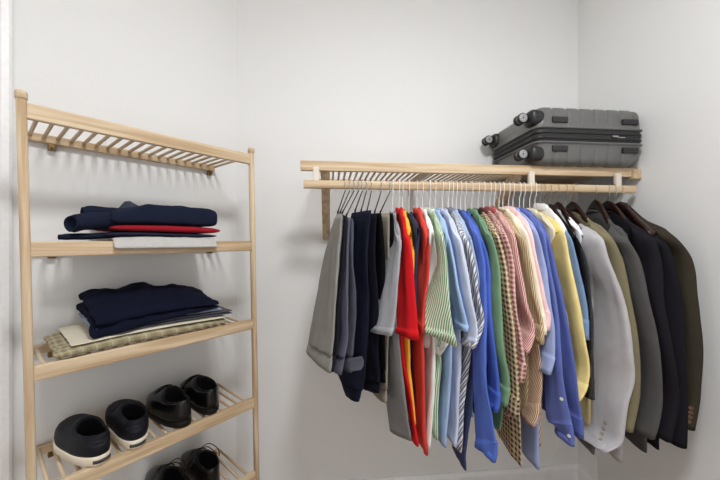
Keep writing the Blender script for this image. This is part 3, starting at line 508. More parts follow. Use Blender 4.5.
  body=[[0.761,1.184,1.304,0.744,1.076,1.304,0.016],[0.77,1.244,1.274,0.735,1.016,1.274,0.018],[0.78,1.31,1.232,0.728,0.967,1.232,0.018],[0.775,1.278,1.162,0.733,0.999,1.162,0.018],[0.746,1.27,0.97,0.777,1.042,0.97,0.018],[0.745,1.27,0.779,0.783,1.036,0.779,0.018],[0.745,1.27,0.614,0.783,1.036,0.614,0.018]], aim=[-0.151, -0.989]),
 'yellow_dress': dict(hook=(0.773, 1.13, 1.398),
  sleeve=[[0.761,1.049,1.281,0.755,1.009,1.27,0.014],[0.759,1.039,1.277,0.75,0.977,1.249,0.018],[0.751,1.032,1.226,0.751,0.952,1.229,0.018],[0.76,1.02,1.158,0.76,0.94,1.158,0.018],[0.775,0.999,1.012,0.775,0.919,1.002,0.018],[0.788,0.987,0.89,0.788,0.907,0.874,0.018],[0.798,0.985,0.781,0.798,0.905,0.775,0.018],[0.787,0.985,0.736,0.787,0.905,0.732,0.018],[0.767,0.985,0.699,0.767,0.905,0.702,0.018]],
  body=[[0.782,1.184,1.293,0.765,1.076,1.293,0.016],[0.791,1.244,1.274,0.756,1.016,1.274,0.018],[0.801,1.31,1.242,0.748,0.967,1.242,0.018],[0.796,1.278,1.172,0.753,0.999,1.172,0.018],[0.866,1.1,0.713,0.866,0.98,0.713,0.018],[0.866,1.1,0.629,0.866,0.98,0.629,0.018],[0.866,1.1,0.559,0.866,0.98,0.572,0.018]], aim=[-0.152, -0.988]),
 'white_shirt': dict(hook=(0.794, 1.13, 1.398),
  sleeve=[[0.78,1.049,1.301,0.773,1.009,1.277,0.014],[0.778,1.039,1.294,0.768,0.977,1.244,0.018],[0.827,1.109,1.207,0.827,1.029,1.214,0.018],[0.834,1.1,1.155,0.834,1.02,1.155,0.018],[0.847,1.079,0.995,0.847,0.999,0.985,0.018],[0.854,1.067,0.862,0.854,0.987,0.852,0.018]],
  body=[[0.803,1.184,1.323,0.785,1.076,1.323,0.016],[0.813,1.243,1.284,0.774,1.017,1.284,0.018],[0.825,1.31,1.232,0.766,0.967,1.232,0.018],[0.819,1.278,1.162,0.771,0.999,1.162,0.018],[0.78,1.27,0.971,0.847,1.073,0.971,0.018],[0.779,1.27,0.779,0.854,1.062,0.779,0.018],[0.779,1.27,0.614,0.854,1.062,0.614,0.018]], aim=[-0.169, -0.986]),
 'denim_shirt': dict(hook=(0.809, 1.13, 1.398),
  sleeve=[[0.789,1.047,1.27,0.78,1.008,1.256,0.014],[0.787,1.038,1.266,0.772,0.976,1.234,0.018],[0.772,1.028,1.206,0.772,0.948,1.206,0.018],[0.781,1.02,1.158,0.781,0.94,1.158,0.018],[0.794,1.009,1.073,0.794,0.929,1.073,0.018],[0.802,0.999,1.002,0.802,0.919,1.002,0.018],[0.799,0.988,0.889,0.799,0.908,0.889,0.018]],
  body=[[0.822,1.183,1.287,0.796,1.077,1.287,0.016],[0.836,1.242,1.262,0.782,1.018,1.262,0.018],[0.853,1.31,1.226,0.77,0.967,1.226,0.018],[0.844,1.276,1.156,0.778,0.999,1.156,0.018],[0.811,1.27,0.966,0.801,0.991,0.966,0.018],[0.812,1.27,0.777,0.799,0.983,0.777,0.018],[0.812,1.27,0.614,0.799,0.983,0.614,0.018]], aim=[-0.234, -0.972]),
 'black_suit': dict(hook=(0.834, 1.13, 1.398),
  sleeve=[[0.814,1.047,1.273,0.805,1.008,1.252,0.014],[0.812,1.038,1.267,0.797,0.976,1.223,0.018],[0.812,1.047,1.193,0.812,0.967,1.2,0.018],[0.827,1.04,1.157,0.827,0.96,1.157,0.018],[0.837,1.019,1.007,0.837,0.939,0.997,0.018],[0.828,1.005,0.851,0.828,0.925,0.842,0.018],[0.831,1.005,0.692,0.831,0.925,0.692,0.018]],
  body=[[0.847,1.183,1.294,0.821,1.077,1.294,0.016],[0.861,1.242,1.26,0.807,1.018,1.26,0.018],[0.877,1.31,1.213,0.794,0.967,1.213,0.018],[0.869,1.276,1.143,0.802,0.999,1.143,0.018],[0.888,1.105,0.627,0.888,0.98,0.662,0.018],[0.895,1.105,0.56,0.895,0.98,0.547,0.018],[0.884,1.105,0.507,0.884,0.98,0.477,0.018]], aim=[-0.234, -0.972]),
 'clear_shirt': dict(hook=(0.865, 1.13, 1.398),
  sleeve=[[0.844,1.047,1.28,0.833,1.008,1.258,0.014],[0.841,1.037,1.274,0.825,0.976,1.229,0.018],[0.875,1.086,1.19,0.875,1.006,1.197,0.018],[0.881,1.081,1.159,0.881,1.001,1.159,0.018],[0.876,1.074,1.111,0.876,0.994,1.111,0.018]],
  body=[[0.879,1.183,1.302,0.851,1.077,1.302,0.016],[0.894,1.241,1.267,0.836,1.019,1.267,0.018],[0.912,1.31,1.22,0.823,0.967,1.22,0.018],[0.903,1.275,1.15,0.831,0.999,1.15,0.018],[0.863,1.27,0.962,0.876,1.069,0.962,0.018],[0.863,1.27,0.775,0.876,1.069,0.775,0.018],[0.863,1.27,0.614,0.876,1.069,0.614,0.018]], aim=[-0.251, -0.968]),
 'grey_blazer': dict(hook=(0.897, 1.13, 1.398),
  sleeve=[[0.874,1.018,1.248,0.866,0.979,1.234,0.025],[0.872,1.008,1.243,0.86,0.947,1.218,0.031],[0.855,1.047,1.2,0.855,0.917,1.2,0.031],[0.862,1.04,1.159,0.862,0.91,1.159,0.031],[0.902,1.019,1.015,0.902,0.889,1.006,0.031],[0.896,1.005,0.822,0.914,0.875,0.857,0.031],[0.892,1.005,0.73,0.919,0.875,0.765,0.031],[0.888,1.005,0.664,0.898,0.875,0.699,0.031],[0.885,1.005,0.618,0.885,0.875,0.618,0.031],[0.881,1.005,0.579,0.881,0.875,0.585,0.031],[0.829,1.005,0.552,0.829,0.875,0.558,0.031]],
  body=[[0.908,1.184,1.278,0.886,1.076,1.278,0.022],[0.919,1.243,1.251,0.874,1.017,1.251,0.024],[0.933,1.31,1.213,0.858,0.937,1.213,0.024],[0.926,1.277,1.143,0.864,0.969,1.143,0.024],[0.946,1.07,0.664,0.946,0.95,0.664,0.024],[0.953,1.07,0.528,0.953,0.95,0.493,0.024],[0.953,1.07,0.5,0.953,0.95,0.467,0.024]], aim=[-0.197, -0.98]),
 'olive_blazer': dict(hook=(0.924, 1.13, 1.398),
  sleeve=[[0.902,1.018,1.264,0.894,0.979,1.246,0.025],[0.9,1.008,1.258,0.887,0.947,1.226,0.031],[0.88,0.998,1.213,0.88,0.918,1.206,0.031],[0.899,0.99,1.159,0.899,0.91,1.159,0.031],[0.919,0.969,1.015,0.919,0.889,1.006,0.031],[0.934,0.955,0.865,0.934,0.875,0.856,0.031],[0.931,0.955,0.713,0.931,0.875,0.704,0.031],[0.911,0.955,0.611,0.911,0.875,0.614,0.031]],
  body=[[0.935,1.184,1.304,0.914,1.076,1.304,0.022],[0.947,1.243,1.268,0.902,1.017,1.268,0.024],[0.961,1.31,1.219,0.885,0.937,1.219,0.024],[0.954,1.277,1.149,0.892,0.969,1.149,0.024],[0.925,1.27,0.962,0.923,0.96,0.962,0.024],[0.922,1.27,0.775,0.933,0.95,0.775,0.024],[0.928,1.27,0.614,0.911,0.95,0.614,0.024]], aim=[-0.198, -0.98]),
 'charcoal_blazer': dict(hook=(1.02, 1.13, 1.398),
  sleeve=[[0.98,1.015,1.257,0.967,0.977,1.236,0.027],[0.977,1.005,1.25,0.956,0.946,1.214,0.034],[0.937,0.997,1.206,0.937,0.917,1.2,0.034],[0.958,0.99,1.159,0.958,0.91,1.159,0.034],[0.982,0.969,1.014,0.982,0.889,1.004,0.034],[1.003,0.955,0.863,1.003,0.875,0.854,0.034],[1.011,0.955,0.755,1.011,0.875,0.746,0.034],[1.008,0.955,0.694,1.008,0.875,0.685,0.034],[0.998,0.955,0.633,0.998,0.875,0.633,0.034],[0.981,0.955,0.594,0.981,0.875,0.588,0.034]],
  body=[[1.038,1.182,1.312,1.002,1.078,1.312,0.023],[1.057,1.239,1.265,0.982,1.021,1.265,0.026],[1.082,1.31,1.206,0.953,0.936,1.206,0.026],[1.069,1.272,1.136,0.964,0.968,1.136,0.026],[1.04,1.07,0.67,1.04,0.95,0.67,0.026],[1.043,1.07,0.57,1.043,0.95,0.57,0.026],[1.043,1.07,0.524,1.043,0.95,0.494,0.026]], aim=[-0.327, -0.945]),
 'black_blazer': dict(hook=(1.071, 1.13, 1.398),
  sleeve=[[1.051,1.018,1.261,1.043,0.979,1.238,0.027],[1.049,1.009,1.254,1.038,0.947,1.215,0.034],[1.034,0.996,1.2,1.034,0.916,1.194,0.034],[1.038,0.99,1.155,1.041,0.91,1.159,0.034],[1.035,0.969,1.013,1.035,0.889,1.004,0.034],[1.049,0.955,0.861,1.049,0.875,0.852,0.034],[1.066,0.955,0.707,1.066,0.875,0.697,0.034],[1.039,0.955,0.597,1.039,0.875,0.576,0.034]],
  body=[[1.08,1.184,1.309,1.061,1.076,1.309,0.023],[1.091,1.243,1.264,1.05,1.017,1.264,0.026],[1.103,1.31,1.206,1.036,0.937,1.206,0.026],[1.097,1.278,1.136,1.042,0.969,1.136,0.026],[1.098,1.07,0.667,1.098,0.95,0.667,0.026],[1.087,1.07,0.568,1.087,0.95,0.568,0.026],[1.087,1.07,0.534,1.087,0.95,0.501,0.026]], aim=[-0.178, -0.984]),
 'midnight_blazer': dict(hook=(1.098, 1.13, 1.398),
  sleeve=[[1.083,1.019,1.251,1.077,0.979,1.23,0.027],[1.081,1.009,1.245,1.072,0.947,1.208,0.034],[1.071,0.994,1.19,1.071,0.914,1.184,0.034],[1.08,0.99,1.158,1.08,0.91,1.158,0.034],[1.093,0.969,1.012,1.093,0.889,1.002,0.034],[1.086,0.955,0.86,1.086,0.875,0.851,0.034],[1.093,0.955,0.736,1.093,0.875,0.736,0.034],[1.093,0.955,0.628,1.093,0.875,0.613,0.034],[1.09,0.955,0.563,1.09,0.875,0.554,0.034]],
  body=[[1.106,1.184,1.294,1.091,1.076,1.294,0.023],[1.115,1.244,1.253,1.082,1.016,1.253,0.026],[1.124,1.31,1.2,1.071,0.937,1.2,0.026],[1.12,1.279,1.13,1.076,0.97,1.13,0.026],[1.1,1.27,0.949,1.091,0.959,0.949,0.026],[1.1,1.27,0.769,1.091,0.95,0.769,0.026],[1.1,1.27,0.614,1.093,0.95,0.614,0.026]], aim=[-0.141, -0.99]),
 'brown_blazer': dict(hook=(1.126, 1.13, 1.398),
  sleeve=[[1.115,1.019,1.267,1.111,0.98,1.247,0.031],[1.114,1.01,1.261,1.107,0.947,1.227,0.039],[1.108,0.998,1.206,1.108,0.918,1.206,0.039],[1.142,0.99,1.158,1.142,0.91,1.158,0.039],[1.149,0.969,1.011,1.149,0.889,1.001,0.039],[1.15,0.955,0.858,1.15,0.875,0.849,0.039],[1.142,0.955,0.765,1.142,0.875,0.756,0.039],[1.136,0.955,0.694,1.136,0.875,0.694,0.039],[1.121,0.955,0.62,1.121,0.875,0.608,0.039]],
  body=[[1.132,1.185,1.306,1.121,1.075,1.306,0.027],[1.138,1.244,1.269,1.115,1.016,1.269,0.03],[1.145,1.31,1.22,1.106,0.937,1.22,0.03],[1.142,1.279,1.15,1.11,0.97,1.15,0.03],[1.121,1.27,0.962,1.15,0.96,0.962,0.03],[1.122,1.27,0.775,1.143,0.95,0.775,0.03],[1.128,1.27,0.614,1.122,0.95,0.614,0.03]], aim=[-0.103, -0.995]),
}
FILM = [[0.92,1.12,1.162,0.786,0.9,1.185,0.02],[0.941,1.12,0.971,0.807,0.9,1.015,0.02],[0.949,1.12,0.779,0.809,0.9,0.854,0.02],[0.916,1.12,0.59,0.812,0.9,0.706,0.02],[0.867,1.12,0.44,0.816,0.9,0.567,0.02],[0.819,1.12,0.348,0.816,0.9,0.496,0.02],[0.787,1.12,0.218,0.839,0.9,0.38,0.02]]
TAB = [[0.048,0.945,0.842,0.089,0.9,0.866,0.006],[0.048,0.945,0.83,0.094,0.9,0.855,0.006],[0.048,0.945,0.812,0.092,0.9,0.835,0.006],[0.048,0.945,0.803,0.086,0.9,0.826,0.006]]
LAMP_E = 56.0
WORLD_E = 0.85
EXPO = 0.57
BUTTONS = [('grey_blazer', (0.872, 0.9262, 0.6165), (-0.991, -0.124, 0.058), 0.0062, 'horn'), ('grey_blazer', (0.8698, 0.9301, 0.5968), (-0.967, -0.139, 0.215), 0.0062, 'horn'), ('grey_blazer', (0.8635, 0.9299, 0.5796), (-0.666, -0.071, 0.743), 0.0062, 'horn'), ('grey_blazer', (0.8492, 0.9201, 0.5691), (-0.369, 0.052, 0.928), 0.0062, 'horn'), ('brown_blazer', (1.12, 0.8825, 0.6754), (-0.832, -0.536, 0.144), 0.006, 'brown'), ('brown_blazer', (1.1178, 0.8821, 0.6616), (-0.832, -0.536, 0.144), 0.006, 'brown'), ('brown_blazer', (1.1153, 0.8815, 0.648), (-0.825, -0.536, 0.179), 0.006, 'brown'), ('brown_blazer', (1.112, 0.8817, 0.6341), (-0.804, -0.563, 0.191), 0.006, 'brown'), ('blue_shirt', (0.7122, 0.9133, 0.707), (-0.854, -0.492, -0.172), 0.0055, 'pearl'), ('blue_shirt', (0.7358, 0.9118, 0.5919), (-0.937, -0.322, -0.139), 0.0055, 'pearl'), ('yellow_dress', (0.743, 0.9686, 1.2296), (-0.989, -0.105, 0.1), 0.006, 'yellow'), ('green_shirt', (0.6682, 1.45, 0.3144), (0.0, -1.0, 0.0), 0.005, 'pearl'), ('green_shirt', (0.6657, 1.45, 0.2523), (0.0, -1.0, 0.0), 0.005, 'pearl')]

# ------------------------------------------------------------------ clothes on the rail
# every garment: hook = where its hanger sits on the rail, rows = far edge, near edge (metres), thickness
def loop_hook(bm, r=0.0013, neck=-0.075):
    """hook over the rail (rail 18 x 31 mm, centred on the origin), shank down to the neck"""
    p = [(-0.0135, 0, -0.004), (-0.0135, 0, 0.008), (-0.008, 0, 0.0175), (0.0, 0, 0.0195), (0.008, 0, 0.0175), (0.0135, 0, 0.008), (0.0135, 0, -0.015), (0.010, 0, -0.030), (0.001, 0, -0.044), (0, 0, neck)]
    tube(bm, smooth_path(p, 4), r, 8)

def make_hanger(key, style, label, group, lift=0.0):
    d = HUNG[key]; hk = Vector(d['hook']); ax, ay = d['aim']
    rz = math.atan2(ay, ax)
    b0 = d['body'][0]; b2 = d['body'][2]
    zn = b0[2] - hk.z; zs = b2[5] - hk.z
    L = math.hypot(b2[3] - hk.x, b2[4] - hk.y)
    if style == 'wire':
        root = tag(empty('white_hanger', hk, rz), label, 'hanger', group)
        bm = bmesh.new(); loop_hook(bm, 0.0013, zn - 0.004); link('hook', bm, STEEL if lift else WHITE, root)
        bm = bmesh.new(); e = L - 0.035
        pts = [(0, 0, zn - 0.004), (0.05, 0, zn - 0.020), (e * 0.75, 0, zs * 0.62 + zn * 0.38 - 0.012), (e, 0, zs - 0.014), (e - 0.004, 0, zs - 0.022), (0, 0, zs - 0.026), (-e + 0.004, 0, zs - 0.022), (-e, 0, zs - 0.014), (-e * 0.75, 0, zs * 0.62 + zn * 0.38 - 0.012), (-0.05, 0, zn - 0.020), (0, 0, zn - 0.004)]
        tube(bm, smooth_path(pts, 4), 0.0025, 8); link('frame', bm, WHITE, root)
    else:
        root = tag(empty('wooden_hanger', hk, rz), label, 'hanger', group)
        bm = bmesh.new(); loop_hook(bm, 0.0013, zn + 0.032); link('hook', bm, STEEL if style == 'wood' else BRASS, root)
        e = L - 0.02; rs = []
        for i in range(25):
            q = -1 + 2 * i / 24; a = abs(q)
            dq = a * e; ks = ((0.0, zn + 0.026), (0.028, zn + 0.018), (0.055, zn - 0.004), (0.115, (zn + zs) / 2 - 0.012), (e, zs - 0.012)); z = ks[-1][1]
            for (xa, za), (xb, zb) in zip(ks, ks[1:]):
                if xa <= dq <= xb: z = za + (zb - za) * (dq - xa) / (xb - xa); break
            z += lift * min(1.0, dq / 0.06)
            hh = 0.019 * (1 - 0.45 * a); ww = 0.007 + 0.007 * a ** 3
            rs.append([Vector((q * e, sp(math.cos(2*PI*k/14), 2.6) * ww, z + sp(math.sin(2*PI*k/14), 2.6) * hh)) for k in range(14)])
        bm = bmesh.new(); rings(bm, rs); link('shoulder_bar', bm, DARKWOOD, root)
        bm = bmesh.new(); tube(bm, [(-e * 0.85, 0, zs - 0.03 + lift), (e * 0.85, 0, zs - 0.03 + lift)], 0.004, 8); link('lower_bar', bm, DARKWOOD, root)
    return root

IDX = [0]
def make_garment(key, name, label, cat, fab, group, collar=True, long=True, amp=0.0035, cuff=False, stiff=1.0, body_fab=None):
    IDX[0] += 1; sd = IDX[0] * 3.7
    d = HUNG[key]; hk = Vector(d['hook']); ax, ay = d['aim']
    root = tag(empty(name, hk), label, cat, group)
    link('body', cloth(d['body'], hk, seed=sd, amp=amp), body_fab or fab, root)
    near = link('sleeve', cloth(d['sleeve'], hk, seed=sd + 1, amp=amp, K=36, hem=0.0 if cat in ('blazer', 'suit_jacket') else (0.06 if long else 0.022)), fab, root)
    # the sleeve on the wall side
    b2 = d['body'][2]; u = Vector((ax, ay, 0)); L = math.hypot(b2[3] - hk.x, b2[4] - hk.y)
    t = d['sleeve'][0][6]; c = hk - u * (L - 0.005); zs = b2[5]
    rows = []
    for dz, of, hw in ((-0.005, -0.01, 0.045), (-0.06, 0.012, 0.055), (-0.13, 0.02, 0.058), (-0.21, 0.024, 0.056)) + (((-0.4, 0.028, 0.048), (-0.52, 0.024, 0.042)) if long else ()):
        m = c - u * of; a = m - u * hw * 0.75; b = m + u * hw
        rows.append((a.x, a.y, zs + dz, b.x, b.y, zs + dz, t))
    link('sleeve', cloth(rows, hk, seed=sd + 2, amp=amp * 0.7, K=28), fab, root)
    if collar:
        zn = d['body'][0][2] - hk.z; w = Vector((-ay, ax, 0)); rs = []
        for dz, su, sw in ((-0.016, 0.052, 0.009), (0.002, 0.050, 0.009), (0.014, 0.047, 0.008), (0.018, 0.049, 0.0095), (0.014, 0.054, 0.0115), (-0.007, 0.063, 0.0135), (-0.010, 0.060, 0.0125)):
            r = []
            if cat == 'blazer': dz *= 0.45
            for k in range(28):
                a = 2 * PI * k / 28
                r.append(u * (math.cos(a) * su) + w * (math.sin(a) * sw) + Vector((0, 0, zn + dz - 0.012 * max(0.0, math.cos(a)) * (1 if dz > 0 else 0.4))))
            rs.append(r)
        bm = bmesh.new(); rings(bm, rs, False, False); link('collar', bm, fab, root)
    if cuff:
        r = d['sleeve'][-1]; q = d['sleeve'][-2]
    return root, near

def make_trousers(key, label, fab, sd, band=True):
    d = HUNG[key]; hk = Vector(d['hook'])
    root = tag(empty('trousers', hk), label, 'trousers', 'folded trousers at the left of the rail')
    rows = d['body']; r0 = rows[0]; n0 = list(r0); n0[6] = 0.012
    leg = rows
    if band:
        a, b = rows[-2], rows[-1]
        m = [a[i] * 0.22 + b[i] * 0.78 for i in range(7)] if len(rows) > 2 else a
        dz = (a[2] - b[2] + a[5] - b[5]) / 2
        f = min(0.8, 0.042 / max(dz, 0.05)); m = [a[i] * f + b[i] * (1 - f) for i in range(7)]
        leg = rows[:-1] + [m]
        wb = [list(m), [m[i] * 0.5 + b[i] * 0.5 for i in range(7)], list(b)]
        for r in wb: r[6] = 0.0235
        link('waistband', cloth(wb, hk, seed=sd + 5, amp=0.0012, step=0.008), fab, root)
    link('legs', cloth(leg, hk, seed=sd, amp=0.0052, freq=1.3), fab, root)
    # open-ended trouser hanger
    A = Vector(r0[0:3]); B = Vector(r0[3:6]); e = A * 0.82 + B * 0.18
    h = tag(empty('trouser_hanger', hk), HANGLAB[key], 'hanger', 'trouser hangers at the left of the rail')
    bm = bmesh.new()
    pts = [(0, 0.0135, -0.004), (0, 0.0135, 0.008), (0, 0.008, 0.0175), (0, 0, 0.0195), (0, -0.008, 0.0175), (0, -0.0135, 0.008), (0, -0.0135, -0.014)]
    tip = e - hk + Vector((0, 0, 0.006)); sh = Vector((0, -0.0135, -0.022))
    pts = smooth_path([Vector(p) for p in pts] + [sh], 4)
    tube(bm, pts, 0.0019, 8); link('hook', bm, STEEL, h)
    bm = bmesh.new(); dv = (tip - sh).normalized()
    far = B - hk + Vector((0, 0, -0.012)); nr = tip + Vector((0, 0, -0.018))
    tube(bm, [sh, tip.lerp(sh, 0.5), tip.lerp(sh, 0.12), tip], [0.0018, 0.0021, 0.0023, 0.0036], 8)
    tube(bm, [tip, nr, nr.lerp(far, 0.9)], 0.003, 8)
    o = link('bar', bm, BLACKM, h); o['label'] = 'black coated bar and tip'
    return root

HANGLAB = {
 'T1': 'leftmost hanger on the rail, steel with black tip, holding light grey trousers',
 'T2': 'second hanger from the left of the rail, steel with black tip, holding charcoal trousers',
 'T3': 'third hanger from the left of the rail, steel with black tip, holding slate trousers',
 'T4': 'fourth hanger from the left of the rail, holding slate trousers with waist tab',
 'T5': 'fifth hanger from the left of the rail, holding the long navy trousers',
 'T6': 'sixth hanger from the left of the rail, holding dark blue-black trousers',
 'T7': 'seventh hanger from the left of the rail, holding black trousers beside navy ones',
 'T8': 'slim steel hanger holding taupe trousers between two black pairs',
 'T9': 'slim steel hanger holding black trousers right beside the grey polo',
}
TROUSERS = [
 ('T1', 'light grey cotton trousers, leftmost on the rail', (138, 136, 131)),
 ('T2', 'charcoal trousers, a dark sliver right of the light grey pair', (32, 32, 38)),
 ('T3', 'slate blue-grey trousers third from the left on the rail', (88, 88, 104)),
 ('T4', 'dark slate trousers with a waistband tab sticking out at the bottom', (74, 75, 88)),
 ('T5', 'navy trousers hanging lowest of the trousers at left', (25, 28, 42)),
 ('T6', 'blue-black trousers just right of the lowest-hanging navy pair', (24, 24, 34)),
 ('T7', 'black trousers between blue-black pair and taupe pair', (15, 15, 18)),
 ('T8', 'taupe trousers showing a thin pale strip between black pairs', (142, 134, 120)),
 ('T9', 'black trousers directly left of the grey polo shirt', (17, 17, 20)),
]
for i, (k, lab, c) in enumerate(TROUSERS):
    r = make_trousers(k, lab, fabric('cloth_' + k, c), 100 + i * 2.3)
    if k == 'T4':
        hk = Vector(HUNG[k]['hook'])
        bm = cloth(TAB, hk, seed=4, amp=0.001, step=0.006, open_end=False)
        link('waist_tab', bm, fabric('cloth_tab', (84, 86, 98)), r)

